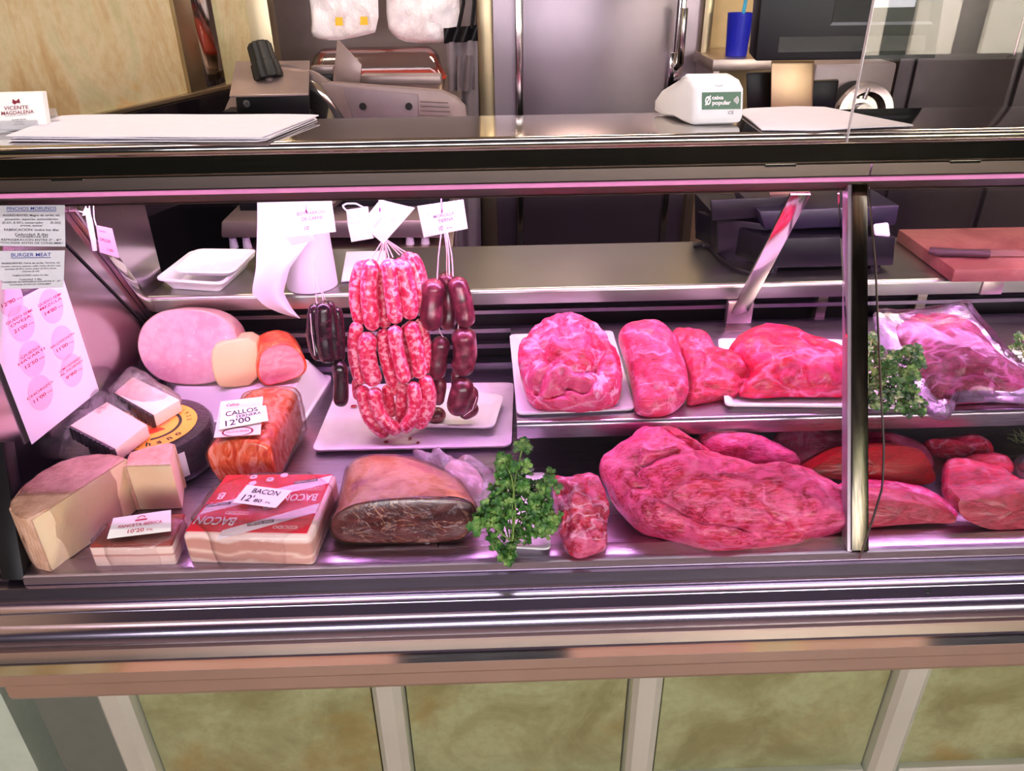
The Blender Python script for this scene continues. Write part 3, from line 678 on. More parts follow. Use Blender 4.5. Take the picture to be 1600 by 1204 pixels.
# cup with brush on shelf at the right
cs = oY(1118, 92, 2.7); shx = oY(1112, 92, 2.7).x
sh2 = thing('steel_shelf', 'small steel wall shelf right of the cold room holding the blue cup', 'shelf', (shx+.15, 2.8, cs.z))
obj('shelf_board', MB().box(shx, shx+.26, 2.68, 3.05, cs.z-.035, cs.z), M['satin'], sh2, bevel=.002)
obj('shelf_side', MB().box(shx+.01, shx+.03, 2.7, 3.05, cs.z-.14, cs.z-.036), M['satin'], sh2)
pc = oY(1155, 89, 2.74); cup = MB()
cup.lathe((pc.x, 2.78, cs.z+.001), [(0, 0), (.035, 0), (.042, .13), (.039, .13), (.033, .008), (0, .008)])
cu_ = thing('blue_cup', 'blue plastic cup on the steel shelf right of the cold room', 'cup', (pc.x, 2.78, cs.z+.001))
obj('cup_body', cup, plain('blue_plastic', (20, 32, 180), .35), cu_)
br = thing('cleaning_brush', 'light blue brush standing in the blue cup', 'brush', (pc.x+.005, 2.78, cs.z+.02))
lb = plain('light_blue_plastic', (60, 170, 214), .4)
obj('handle', MB().tube([(pc.x, 2.78, cs.z+.015), (pc.x+.01, 2.77, cs.z+.19), (pc.x+.02, 2.77, cs.z+.26)], .006, 8), lb, br)
hdb = MB()
for k in range(14):
    a = random.random()*6.28; p = Vector((pc.x+.02, 2.77, cs.z+.24)); hdb.tube([p, p+Vector((math.cos(a)*.02, math.sin(a)*.01, .02+random.random()*.05))], .006, 6)
obj('bristle_head', hdb, lb, br); br.children[-1]['kind'] = 'stuff'

# scale and till on the worktop
sc_ = thing('pos_scale', 'black weighing scale printer with tan column and tilted touch display above', 'scale', oZ(1255, 420, WK+.001))
def hx(nm, bot, top, mat, par=None, bev=.004): return obj(nm, MB().hexa(bot, top), mat, par or sc_, bevel=bev)
yb = 1.475
f0, f1 = oY(1196, 428, yb), oY(1394, 425, yb); f0.z = f1.z = WK+.012
t0_, t1_ = oY(1203, 372, yb), oY(1400, 369, yb)
dv = Vector((0, .2, 0))
hx('printer_base', [f0, f1, f1+dv, f0+dv+Vector((-.10, 0, 0))], [t0_, t1_, t1_+dv, t0_+dv+Vector((-.10, 0, 0))], M['navy'])
g0, g1 = oY(1186, 330, yb+.03), oY(1406, 320, yb+.03)
u0_, u1_ = oY(1196, 360, yb+.03), oY(1400, 352, yb+.03)
hx('printer_head', [u0_, u1_, u1_+dv, u0_+dv], [g0, g1, g1+dv, g0+dv], plain('indigo_plastic', (20, 15, 34), .4))
hx('printer_lid', [oY(1112, 345, yb+.06), oY(1200, 340, yb+.06), oY(1200, 340, yb+.2), oY(1112, 345, yb+.2)], [oY(1110, 312, yb+.06), oY(1240, 306, yb+.06), oY(1240, 306, yb+.2), oY(1110, 312, yb+.2)], M['black'])
hx('scale_body', [oY(1120, 405, yb+.10), oY(1200, 420, yb+.05), oY(1380, 420, yb+.05)+dv, oY(1120, 405, yb+.10)+dv], [oY(1120, 340, yb+.10), oY(1200, 350, yb+.05), oY(1380, 345, yb+.05)+dv, oY(1120, 340, yb+.10)+dv], M['black'])
hx('ticket_roll', [oY(1366, 368, yb-.004), oY(1391, 370, yb-.004), oY(1391, 370, yb+.02), oY(1366, 368, yb+.02)], [oY(1364, 350, yb-.004), oY(1388, 347, yb-.004), oY(1388, 347, yb+.02), oY(1364, 350, yb+.02)], M['paper'])
for x, y in ((f0.x+.02, yb+.02), (f1.x-.03, yb+.02), (f1.x-.03, yb+.18)): obj('rubber_foot', MB().cyl((x, y, WK), (x, y, WK+.013), .012), M['black'], sc_)
tan = plain('tan_brushed_column', (190, 160, 124), .35, metal=.5)
hx('display_column', [oY(1202, 330, 1.62), oY(1262, 330, 1.62), oY(1262, 330, 1.66), oY(1202, 330, 1.66)], [oY(1205, 97, 1.62), oY(1272, 97, 1.62), oY(1273, 92, 1.66), oY(1205, 92, 1.66)], tan)
hx('display_speaker', [oY(1168, 200, 1.66), oY(1204, 200, 1.66), oY(1204, 200, 1.7), oY(1168, 200, 1.7)], [oY(1166, 114, 1.66), oY(1208, 112, 1.66), oY(1208, 110, 1.7), oY(1166, 112, 1.7)], M['navy'])
hx('card_reader', [oY(1262, 200, 1.64), oY(1300, 200, 1.64), oY(1300, 200, 1.7), oY(1262, 200, 1.7)], [oY(1268, 127, 1.64), oY(1311, 125, 1.64), oY(1311, 123, 1.7), oY(1268, 125, 1.7)], M['navy'])
D0 = 1.60
a, b = oY(1180, 96, D0), oY(1462, 92, D0); c, d = oY(1204, -160, D0+.02), oY(1500, -160, D0+.02)
hx('touch_display', [a, b, b+Vector((0, .05, .01)), a+Vector((0, .05, .01))], [c, d, d+Vector((0, .05, .01)), c+Vector((0, .05, .01))], M['navy'])
def onD(u, v, o=-.001): return a.lerp(b, u).lerp(c.lerp(d, u), v)+Vector((0, o, o*.5))
obj('screen', sheet([onD(.42, .95), onD(.93, .95), onD(.93, .25), onD(.40, .25)], .001, 2, 2), plain('dark_screen', (5, 5, 8), .4, spec=.2), sc_)
obj('screen_sill', sheet([onD(.40, .25), onD(.94, .25), onD(.96, .23), onD(.39, .23)], .0015, 2, 2), plain('grey_plastic_strip', (70, 72, 84), .4), sc_)
obj('bezel_panel', sheet([onD(.12, .16), onD(.93, .16), onD(.93, .06), onD(.12, .06)], .001, 2, 2), M['black'], sc_)
cbl = [(1085, 386), (1100, 383), (1112, 388), (1124, 402), (1150, 420), (1190, 432)]
tag(obj('power_cable', MB().tube(resample([oZ(x, y, WK+.007) for x, y in cbl], 24, False), .004, 8), M['black']), 'black cable lying on the worktop left of the scale', 'cable')
# machine and cupboards at the right
gr = thing('bone_saw', 'grey metal machine with a round steel ring behind the tan column', 'machine', (oY(1340, 170, 2.5).x, 2.6, 0))
xA, xB = oY(1277, 150, 2.45).x, oY(1405, 150, 2.45).x
obj('housing', MB().box(xA, xB, 2.5, 2.9, 0, oY(1340, 102, 2.45).z), plain('grey_housing', (150, 138, 142), .4, metal=.4), gr, bevel=.01)
c = oY(1346, 176, 2.46)
obj('ring', MB().lathe(c, [(.05, 0), (.062, .03), (.085, .03), (.092, 0)], (0, -1, .1), 48), M['polished'], gr)
obj('hub', MB().lathe(c, [(0, 0), (.03, 0), (.028, .02), (0, .02)], (0, -1, .1), 32), M['steel'], gr)
cc = oY(1330, 166, 2.48); obj('opening', MB().cyl(cc, cc-Vector((0, .01, 0)), .075), M['dark'], gr)
obj('lever', MB().tube([oY(1350, 155, 2.44), oY(1357, 137, 2.44)], .007, 8), M['steel'], gr)
obj('vent', MB().hexa([oY(1320, 141, 2.495), oY(1343, 140, 2.495), oY(1343, 140, 2.5), oY(1320, 141, 2.5)], [oY(1320, 136, 2.495), oY(1343, 136, 2.495), oY(1343, 136, 2.5), oY(1320, 136, 2.5)]), M['dark'], gr)
x0, x1 = oY(1410, 100, 2.7).x, 3.6
cp_ = thing('steel_cupboard', 'tall dark steel cupboard at the right end behind the counter', 'cupboard', ((x0+x1)/2, 2.85, 0))
obj('cupboard_body', MB().box(x0, x1, 2.72, 3.04, 0, 2.6), plain('dark_steel_cupboard', (86, 78, 82), .35, metal=.6), cp_, bevel=.004)
for i in range(4):
    xa_ = x0+.05+i*.36; obj('door', MB().box(xa_, xa_+.33, 2.70, 2.72, .1, 2.5), bpy.data.materials['dark_steel_cupboard'], cp_, bevel=.003)
    obj('handle', MB().tube([(xa_+.30, 2.70, 1.3), (xa_+.30, 2.67, 1.31), (xa_+.30, 2.67, 1.6), (xa_+.30, 2.70, 1.61)], .006, 8), M['polished'], cp_)
x = oY(1560, 330, 2.3).x
pan = struct('trim_7', MB().box(oY(1385, 150, 2.45).x, oY(1410, 150, 2.45).x, 2.6, 2.68, 0, 2.6), M['mirror'])
# cutting board and knife
cbp = tile('red_cutting_board', (122, 62, 58), (150, 90, 82), (142, 34, 44), 6, .55)
c4 = [(oZ(x, y, WK+.028)) for x, y in ((1492, 421), (1760, 417), (1700, 352), (1404, 358))]
lo4 = [Vector((p.x, p.y, WK+.001)) for p in c4]
lo4[0] = Vector((c4[0].x, c4[0].y, WK+.001))
tag(obj('cutting_board', MB().hexa(lo4, c4), cbp, bevel=.002), 'thick red cutting board on the worktop at the right edge', 'cutting board')
kn = thing('knife', 'butcher knife with worn dark handle lying on the red cutting board', 'knife', oZ(1500, 395, WK+.029))
kp = [oZ(x, y, WK+.038) for x, y in ((1452, 391), (1470, 394), (1500, 395), (1545, 396))]
obj('handle', MB().tube(kp, [.007, .0095, .008, .009], 12), plain('worn_dark_handle', (66, 30, 40), .6, var=.4), kn)
bz = WK+.0292
obj('blade', MB().hexa([oZ(1543, 400, bz), oZ(1760, 400, bz), oZ(1760, 400, bz+.002), oZ(1543, 400, bz+.002)], [oZ(1543, 391, bz+.012), oZ(1760, 394, bz+.012), oZ(1760, 393, bz+.014), oZ(1543, 390, bz+.014)]), M['polished'], kn)
# paper roll, folded paper, foam trays on the worktop
pr = thing('paper_roll', 'upright roll of white butcher paper with a loose sheet curling over the worktop edge', 'paper roll', oZ(482, 458, WK+.001))
b_ = oZ(482, 456, WK+.001); rr_ = (oZ(522, 450, WK).x-oZ(444, 450, WK).x)/2
hgt = oY(482, 318, b_.y+rr_).z-WK
obj('roll', MB().lathe((b_.x, b_.y+rr_*.8, WK+.001), [(.012, .0), (rr_, 0), (rr_*.98, .03), (rr_*.93, hgt*.6), (rr_*.86, hgt+.05), (.012, hgt+.05)], n=48), M['paper'], pr)
Lf = [(402, 300), (402, 350), (400, 420), (393, 457), (413, 478), (440, 490), (468, 497)]
Rt = [(516, 300), (505, 350), (480, 380), (452, 420), (443, 458), (455, 480), (469, 497)]
def strip(Lf, Rt, y0f, n=24, m=14, th=.0005):
    A_, B_ = resample([Vector((x, y, 0)) for x, y in Lf], n, False), resample([Vector((x, y, 0)) for x, y in Rt], n, False); vs = []; fs = []
    for i in range(n):
        for j in range(m):
            u, v = j/(m-1), i/(n-1); q = A_[i].lerp(B_[i], u); vs.append(oY(q.x, q.y, y0f(u, v)))
    for i in range(n-1):
        for j in range(m-1): k = i*m+j; fs.append((k, k+1, k+m+1, k+m))
    return MB().add(vs, fs)
obj('loose_sheet', strip(Lf, Rt, lambda u, v: 1.395+.012*math.sin(u*4+v*3)-.01*v), M['paper'], pr, smooth=80)
tag(obj('folded_paper', MB().hexa([oZ(533, 441, WK+.002), oZ(598, 437, WK+.002), oZ(604, 400, WK+.002), oZ(541, 402, WK+.002)], [oZ(533, 439, WK+.006), oZ(598, 436, WK+.006), oZ(604, 391, WK+.022), oZ(541, 393, WK+.022)]), M['paper'], bevel=.001), 'small white folded paper pad on the worktop between paper roll and pink sausages', 'paper')
FT = M['white_foam']
def tray(nm, rim, z, dep, label, cat='tray', mat=FT, r=.022, slope=.014, group=None, th=.003):
    c4 = [oZ(x, y, z+dep) for x, y in rim]
    return tag(obj(nm, tray_mb(c4, dep, slope, r, th), mat, smooth=50), label, cat, group)
tray('foam_tray', [(240, 436), (348, 443), (402, 394), (300, 390)], WK+.001, .026, 'larger white foam tray on the worktop, underneath the smaller one')
tray('foam_tray', [(268, 423), (363, 425), (403, 389), (306, 388)], WK+.0275, .016, 'smaller white foam tray nested on top of the larger one')

# ------------------------------------------------------------------ things on the counter top
cz = TOP+.0015
hold = thing('card_holder', 'clear acrylic holder with white business cards at the left end of the counter top', 'card holder', oZ(50, 205, cz))
yh = oZ(35, 207, cz).y+.012
h4 = [oY(-22, 146, yh+.008), oY(66, 144, yh+.008), oY(74, 199, yh), oY(-22, 208, yh)]
zb4 = cz+.002
def V(p, z=None, dy=0): return Vector((p.x, p.y+dy, p.z if z is None else z))
obj('card_stack', MB().hexa([V(h4[3]), V(h4[2]), V(h4[2], None, .012), V(h4[3], None, .012)], [V(h4[0]), V(h4[1]), V(h4[1], None, .012), V(h4[0], None, .012)]), M['card'], hold)
it = [('VICENTE', .52, .40, .10, .42), ('MAGDALENA', .54, .53, .10, .55)]
cst = [o for o in hold.children][-1]
obj('lettering', letters(h4, it, .0006), M['redink'], cst)
obj('fine_print', letters(h4, [('carniceria charcuteria', .53, .60, .025, .42), ('96 000 00 00', .55, .72, .035, .24), ('calle', .55, .78, .03, .14), ('mercado', .55, .84, .03, .18)], .0006, None), M['greyink'], cst)
obj('emblem', patch(h4, [(.47, .16), (.53, .22), (.58, .15), (.60, .28), (.54, .27), (.50, .31), (.46, .26)], .0006), M['redink'], cst)
ac = clear('clear_acrylic', (.97, .97, .98), .14, .05, .12, 0)
x_l, x_r = oY(-30, 200, yh).x, oY(97, 195, yh+.03).x
obj('acrylic_base', MB().box(x_l, x_r, yh-.012, yh+.05, cz, cz+.003), ac, hold)
obj('acrylic_back', MB().box(x_l, x_r, yh+.024, yh+.027, cz+.003, oY(90, 170, yh+.02).z), ac, hold)
obj('acrylic_lip', MB().box(x_l, x_r-.015, yh-.008, yh-.006, cz+.003, cz+.016), ac, hold)
ps = [(12, 220), (412, 221), (500, 183), (182, 182), (100, 184)]
PG = 'sheets of white wrapping paper in the stack at the left'
def psheet(poly, z, th=.0006, label='', grp=None, amp=.001, seed=0):
    P_ = [oZ(x, y, z) for x, y in poly]; c = sum(P_, Vector())/len(P_); n = 64; o2 = resample(P_, n); mb = MB(); rg = []
    for t, s_ in ((0, .02), (0, .5), (0, .85), (0, 1), (1, 1), (1, .5), (1, .02)):
        rg.append([c.lerp(p, s_)+Vector((0, 0, (th if t == 0 else 0)+(amp*(1+noise.noise(c.lerp(p, s_)*9+Vector((seed, 0, 0)))) if s_ > .4 else amp))) for p in o2])
    return tag(obj('paper_sheet', mb.loft(rg), M['paper'], smooth=60), label, 'paper', grp)
off = [(0, 0), (6, -1.5), (-5, 0)]
psheet([(12, 222), (412, 223), (500, 186), (182, 184), (100, 186)], cz, .0015, 'lowest sheet of the white wrapping paper stack on the left of the counter top', PG)
psheet([(20, 218), (418, 219), (492, 186), (186, 183), (96, 187)], cz+.003, .0015, 'middle sheet of the white wrapping paper stack on the left of the counter top', PG, .0012, 4)
psheet([(10, 215), (408, 217), (500, 181), (180, 181), (98, 183)], cz+.006, .0015, 'topmost sheet of the white wrapping paper stack on the left of the counter top', PG, .0014, 8)
psheet([(1190, 205), (1275, 205), (1430, 199), (1288, 171), (1240, 169), (1168, 172), (1152, 176)], cz, .0015, 'white paper sheets lying right of the payment terminal', None, .002, 3)
# payment terminal
pt = thing('payment_terminal', 'white card payment terminal with green bank sticker standing on the counter top', 'payment terminal', oZ(1110, 196, cz))
yt = oZ(1120, 197, cz).y+.002
prof = [(y*.74, z*1.0) for y, z in [(-.0, .004), (-.004, .012), (-.0005, .031), (.004, .05), (.02, .061), (.05, .066), (.062, .058), (.125, .036), (.15, .018), (.15, .004), (.12, .0), (.07, .004), (.04, .001), (.01, .0)]]
xL_, xR_ = oY(1084, 180, yt).x, oY(1163, 180, yt).x
ring_ = lambda x, s, dx=0: [(x+dx*0, yt+.002+y*s+(1-s)*.04, cz+.0003+z*s+(1-s)*.03) for y, z in prof]
rg = [ring_(xL_+.0, .86), ring_(xL_+.0025, .95), ring_(xL_+.008, 1), ring_(xR_-.008, 1), ring_(xR_-.0025, .95), ring_(xR_, .86)]
mb = MB().loft(rg)
# shear to the left away from the viewer, as the terminal is turned
for v in mb.v: v.x -= (v.y-yt)*.34
tw = M['white_plastic']
obj('terminal_body', mb, tw, pt, smooth=40)
def onT(u, f, o=.0008):  # point on the rounded front, f along the profile
    seq = [(y*.74, z*1.0) for y, z in ((-.004, .012), (-.0005, .031), (.004, .05), (.02, .061), (.05, .066))]
    k = min(3, int(f)); t = f-k; y = seq[k][0]*(1-t)+seq[k+1][0]*t; z = seq[k][1]*(1-t)+seq[k+1][1]*t
    dy, dz = seq[k+1][0]-seq[k][0], seq[k+1][1]-seq[k][1]; l_ = math.hypot(dy, dz); ny, nz2 = -dz/l_, dy/l_
    return Vector((xL_+(xR_-xL_)*u-(y)*.34, yt+.002+y+ny*o, cz+.0003+z+nz2*o))
s4 = [onT(.14, 1.75, .0014), onT(.90, 1.75, .0014), onT(.90, .55, .0014), onT(.14, .55, .0014)]
gs = plain('green_sticker', (16, 84, 50), .4)
gst = obj('green_sticker', sheet(s4, .0006, 2, 2), gs, pt)
obj('sticker_lettering', letters(s4, [('caixa', .40, .32, .22, .30, 0, .03), ('popular', .50, .62, .24, .48, 0, .03)], .0006), M['whiteink'], gst)
mk = MB()
for r_ in (.05, .085, .12, .155):
    q_ = patch(s4, ringband(.78, .48, r_-.008, r_+.008, 2.2, -42, 42, 10), .0006); mk.add(q_.v, q_.f)
obj('signal_mark', mk, M['whiteink'], gst)
mk = patch(s4, ringband(.15, .48, .045, .075, 3.4), .0006); q_ = patch(s4, [(.07, .72), (.095, .78), (.23, .22), (.205, .16)], .0007); mk.add(q_.v, q_.f)
obj('ring_mark', mk, M['whiteink'], gst)
t4 = [onT(.05, 3.9), onT(.95, 3.9), onT(.95, 2.1), onT(.05, 2.1)]
mk = patch(t4, ringband(.5, .62, .155, .17, 1.9), .0005)
for r_ in (.03, .05, .07): q_ = patch(t4, ringband(.50, .62, r_-.005, r_+.005, 2.0, -40, 40, 8), .0005); mk.add(q_.v, q_.f)
q_ = patch(t4, [(.36, .5), (.45, .5), (.45, .75), (.36, .75)], .0005); mk.add(q_.v, q_.f)
obj('contactless_symbol', mk, M['greyink'], pt)
b4 = [onT(.3, .5), onT(.85, .5), onT(.85, .08), onT(.3, .08)]
obj('small_print', letters(b4, [('CE', .75, .5, .5, .2)], .0008), M['greyink'], pt)
kb = MB()
for i in range(3): x = xL_+.01+i*.02
obj('paper_slot', MB().hexa([(xL_-.012, yt+.03, cz+.0655), (xL_-.010, yt+.03, cz+.0655), (xL_-.02, yt+.05, cz+.056), (xL_-.022, yt+.05, cz+.056)], [(xL_-.012, yt+.03, cz+.0685), (xL_-.010, yt+.03, cz+.0685), (xL_-.02, yt+.05, cz+.059), (xL_-.022, yt+.05, cz+.059)]), M['greyink'], pt)
# glass screen standing on the counter at the right
gsx = oY(1314, 220, 1.112).x; gtx = oY(1333, 0, 1.112).x
gsn = thing('glass_screen', 'tall clear glass screen standing on the right part of the counter top', 'glass screen', (1.2, 1.112, TOP))
obj('pane', MB().hexa([(gsx, 1.09, 1.372), (XR, 1.09, 1.372), (XR, 1.096, 1.372), (gsx, 1.096, 1.372)], [(gsx, 1.09, 1.95), (XR, 1.09, 1.95), (XR, 1.096, 1.95), (gsx, 1.096, 1.95)]), clear('screen_glass', (.97, .975, .97), .05, .01), gsn)
obj('pane_edge', MB().box(gsx-.001, gsx, 1.0895, 1.0965, 1.372, 1.95), M['glass_edge'], gsn)

# ------------------------------------------------------------------ food, left part of the deck
def loft_px(rings, n=72, sm=2, caps=True, mb=None):
    """rings: list of (pixel outline, mapper to 3D)"""
    mb = mb or MB(); R_ = []
    for pts, f in rings: R_.append([f(x, y) for x, y in outl(pts, n, sm)])
    return mb.loft(R_, caps, caps)
def dome(ring, nrm, h, steps=6, sq=1.0, inner=.02):
    """rings closing a cut face softly outward by h"""
    c = sum(ring, Vector())/len(ring); out = []
    for k in range(1, steps+1):
        a = math.pi/2*k/steps; r = max(inner, math.cos(a)); out.append([c.lerp(p, r)+nrm*h*math.sin(a) for p in ring])
    return out
def flat_end(ring, nrm, rnd=.004, steps=4):
    c = sum(ring, Vector())/len(ring); R_ = []
    rr = sum((p-c).length for p in ring)/len(ring)
    for k in range(0, steps+1):
        a = math.pi/2*k/steps; s_ = 1-(rnd/rr)*(1-math.cos(a)); R_.append([c.lerp(p, s_)+nrm*(rnd*math.sin(a)) for p in ring])
    R_.append([c.lerp(p, .5)+nrm*rnd for p in R_[-1]])
    return R_
def roll_solid(out, P0, nrm, depth, n=80, rnd=.006, shrink=1.0, sm=2, floor_z=None, rim=0):
    """cut face (pixel outline on plane P0/nrm) with a body running back by depth; returns (face mb, body mb)"""
    ring = [oP(x, y, P0, nrm) for x, y in outl(out, n, sm)]; c = sum(ring, Vector())/n
    fl = flat_end(ring, nrm, rnd)
    face = MB().loft(fl[1:], False, True); start = [fl[1]]
    if rim:
        e_ = [c.lerp(p, 1-rim)+nrm*rnd for p in ring]; face = MB().loft([[p-nrm*.001 for p in e_], [p+nrm*.0004 for p in e_], [c.lerp(p, .5)+nrm*.0006 for p in e_]], True, True); start = [e_]+fl[::-1][1:]
    c2 = c+depth; back = [c2+(p-c)*shrink for p in ring]
    mid = [[p.lerp(q, t) for p, q in zip(ring, back)] for t in (0, .25, .5, .75, 1)]
    bk = flat_end(back, -nrm, rnd*2.5)
    body = MB().loft(start+mid+bk[1:], False, True)
    for m_ in (face, body):
        for v in m_.v:
            if floor_z is not None and v.z < floor_z: v.z = floor_z
    return face, body
def nplane(t, yaw=0): return Vector((math.sin(rad(yaw))*math.sin(rad(t)), -math.cos(rad(yaw))*math.sin(rad(t)), math.cos(rad(t))))

def film_prism(poly, zb, zt, mat, parent, off=.0035, n=90, amp=.0022, seed=0):
    P_ = resample(chaikin([Vector((p[0], p[1], 0)) for p in poly], 1), n); c = sum(P_, Vector())/n; R_ = []
    def at(p, k, z, o): 
        q = c.lerp(p, k); d = (p-c).normalized(); v = Vector((q.x, q.y, z))+d*(off*o); 
        return v+noise.noise_vector((v+Vector((seed, 0, 0)))*48)*amp
    for z, k, o in ((zb+.001, 1, .6), (zb+(zt-zb)*.25, 1, 1), (zb+(zt-zb)*.5, 1, 1.2), (zb+(zt-zb)*.75, 1, 1), (zt, 1, .9), (zt+off*.7, .985, 0), (zt+off, .9, 0), (zt+off, .7, 0), (zt+off, .45, 0), (zt+off, .2, 0), (zt+off, .03, 0)): R_.append([at(p, k, z, o) for p in P_])
    m_ = MB().loft(R_, False, True)
    for v in m_.v: v.z = max(v.z, zb)
    return obj('wrap', m_, mat, parent, smooth=70)
SHINY = clear('shiny_film', (.995, .99, .99), .09, .08, .0, .9, 55); TIGHT = clear('tight_film', (.995, .99, .99), .06, .10, .0, .8, 70)
# upturned white tub
q = [(262, 586), (470, 600), (490, 562), (300, 548)]
zt_ = DK+.052
top4 = [oZ(x, y, zt_) for x, y in ((268, 604), (458, 612), (488, 560), (300, 548))]
bot4 = [oZ(x, y, DK+.001) for x, y in ((258, 660), (474, 664), (521, 588), (262, 580))]
fl = MB(); fl.loft([rrect(bot4, .02), [p+Vector((0, 0, .004)) for p in rrect(bot4, .02)], [p+Vector((0, 0, .004)) for p in rrect(bot4, .02, 6, .006)], rrect(top4, .03), [p for p in rrect(top4, .03, 6, .006)]], True, True)
for v in fl.v:
    pass
tag(obj('white_tub', fl, M['white_plastic'], smooth=40, bevel=0), 'white plastic tub turned upside down as a stand for the pink cooked meats', 'tub')
# big pink mortadella
pk = N('mortadella_pink'); v = pk.map(); c_ = pk.ramp(pk.noise(v, 40, 5, .7), ((.4, L((226, 158, 172))), (.62, L((236, 180, 190)))))
pk.l(pk.mix(pk.ramp(pk.noise(v, 120, 2), ((.68, (0, 0, 0)), (.72, (.6, .6, .6)))), c_, L((248, 214, 214))), pk.b.inputs['Base Color']); pk.set(rough=.38, coat=.3, sss=.1)
rind = plain('pale_casing', (214, 160, 160), .3, coat=.3)
mo = [(292, 482), (330, 486), (358, 502), (373, 528), (372, 560), (360, 585), (335, 598), (300, 602), (262, 598), (236, 585), (220, 562), (214, 535), (222, 508), (242, 490), (265, 483)]
nn = nplane(70, -6); P0 = oZ(290, 601, zt_+.002)
t = thing('mortadella', 'large round pink cooked meat log with its cut face forward, highest on the white tub', 'cold cut', P0)
f, b = roll_solid(mo, P0, nn, Vector((-.004, .06, -.022)), rnd=.004, floor_z=zt_+.001, rim=.035)
obj('cut_face', f, pk.m, t, smooth=60); obj('casing', b, rind, t, smooth=60)
# pale cheese block
t = thing('cheese_block', 'pale yellow wrapped block of cheese between the mortadella and the orange rimmed ham', 'cheese', oZ(365, 603, zt_+.002))
chs = plain('pale_cheese', (236, 200, 150), .42, var=.06, scale=20, sss=.12)
P0 = oZ(365, 606, zt_+.0015); n2 = nplane(76, 18)
f, b = roll_solid([(331, 541), (352, 532), (399, 526), (405, 560), (402, 600), (352, 606), (338, 600), (330, 570)], P0, n2, Vector((-.006, .045, -.008)), rnd=.004, sm=1, floor_z=zt_+.001)
for q_ in (f, b): pass
m_ = MB(); m_.v = f.v+b.v; m_.f = f.f+[tuple(i+len(f.v) for i in q) for q in b.f]
obj('cheese_body', m_, chs, t, smooth=50)
# orange rimmed ham
hamf = N('cooked_ham_face'); v = hamf.map((1, 1, 2)); hamf.l(hamf.ramp(hamf.noise(v, 30, 5, .6, 1), ((.38, L((226, 120, 136))), (.62, L((240, 158, 168))))), hamf.b.inputs['Base Color']); hamf.set(rough=.3, coat=.4, sss=.1)
hamr = N('orange_rind'); v = hamr.map(); hamr.l(hamr.ramp(hamr.noise(v, 60, 5, .7), ((.35, L((214, 40, 24))), (.55, L((232, 92, 50))), (.75, L((240, 160, 120))))), hamr.b.inputs['Base Color']); hamr.set(rough=.35, coat=.4); hamr.bump(hamr.noise(v, 90, 4), .4, .002)
P0 = oZ(420, 603, zt_+.0015); n2 = nplane(78, 14)
t = thing('ham_roll', 'pink cooked ham roll with orange red rind on the right of the white tub', 'cold cut', P0)
ho = [(404, 556), (408, 546), (425, 536), (445, 533), (463, 540), (476, 556), (481, 573), (474, 586), (455, 593), (430, 600), (414, 603), (404, 594), (400, 576)]
f, b = roll_solid(ho, P0, n2, Vector((-.024, .06, -.004)), rnd=.005, shrink=1.03, floor_z=zt_+.001, rim=.10)
obj('cut_face', f, hamf.m, t, smooth=60); obj('rind', b, hamr.m, t, smooth=60)
# black campechano cheese wheel
cw = oZ(236, 666, DK+.07); R_w = .098
t = thing('black_cheese', 'black rinded cheese wheel with round orange label under the two pale wedges', 'cheese', (cw.x, cw.y, DK+.001))
bk = N('black_rind'); v = bk.map(); bk.l(bk.ramp(bk.noise(v, 70, 4), ((.3, L((28, 24, 30))), (.7, L((58, 50, 60))))), bk.b.inputs['Base Color']); bk.set(rough=.32, coat=.3)
wv = bk.n('TexVoronoi'); wv.inputs['Scale'].default_value = 160; bk.l(v, wv.inputs['Vector']); bk.bump(wv.outputs[0], .5, .0015)
obj('cheese_body', MB().lathe((cw.x, cw.y, DK+.001), [(0, 0), (R_w*.96, 0), (R_w, .008), (R_w*1.01, .035), (R_w, .062), (R_w*.955, .069), (R_w*.9, .0695), (0, .0695)], n=96), bk.m, t, smooth=40)
zz = DK+.0715
def wheel4(r): return [Vector((cw.x-r, cw.y+r, zz)), Vector((cw.x+r, cw.y+r, zz)), Vector((cw.x+r, cw.y-r, zz)), Vector((cw.x-r, cw.y-r, zz))]
w4 = wheel4(.074)
olab = plain('orange_label', (240, 176, 70), .4, var=.04)
rl_ = obj('round_label', patch(w4, ell(.5, .5, .5, .5, 60), .0002), olab, t)
obj('label_arc', patch(w4, ringband(.5, .5, .30, .335, 1, -95, 70, 40), .0006), M['ink'], rl_)
obj('label_figure', patch(w4, [(.34, .52), (.45, .40), (.60, .36), (.70, .40), (.66, .50), (.56, .55), (.45, .60)], .0005), plain('peach_print', (236, 150, 90), .4), rl_)
obj('label_shadow', patch(w4, [(.40, .62), (.62, .54), (.70, .58), (.58, .68), (.44, .70)], .0005), plain('red_print', (214, 60, 30), .4), rl_)  # red printed shape on the round label
mb = MB(); word = 'Campechano'
for i, ch_ in enumerate(word):
    a = rad(196+(i)*15.2); r = .415; u, v_ = .5+r*math.cos(a), .5-r*math.sin(a)
    q = letters(w4, [(ch_, u, v_, .085, None, math.degrees(a)+90, .03)], .0006); mb.add(q.v, q.f)
for i, ch_ in enumerate('1925'):
    a = rad(52-i*12); r = .41; q = letters(w4, [(ch_, .5+r*math.cos(a), .5-r*math.sin(a), .05, None, math.degrees(a)-90, .01)], .0006); mb.add(q.v, q.f)
obj('label_lettering', mb, M['ink'], rl_)
obj('side_label', sheet([Vector((cw.x+.100*math.sin(a), cw.y-.100*math.cos(a), z)) for a, z in ((.62, DK+.06), (.86, DK+.06), (.86, DK+.015), (.62, DK+.015))], .001, 3, 3), M['paper'], t)
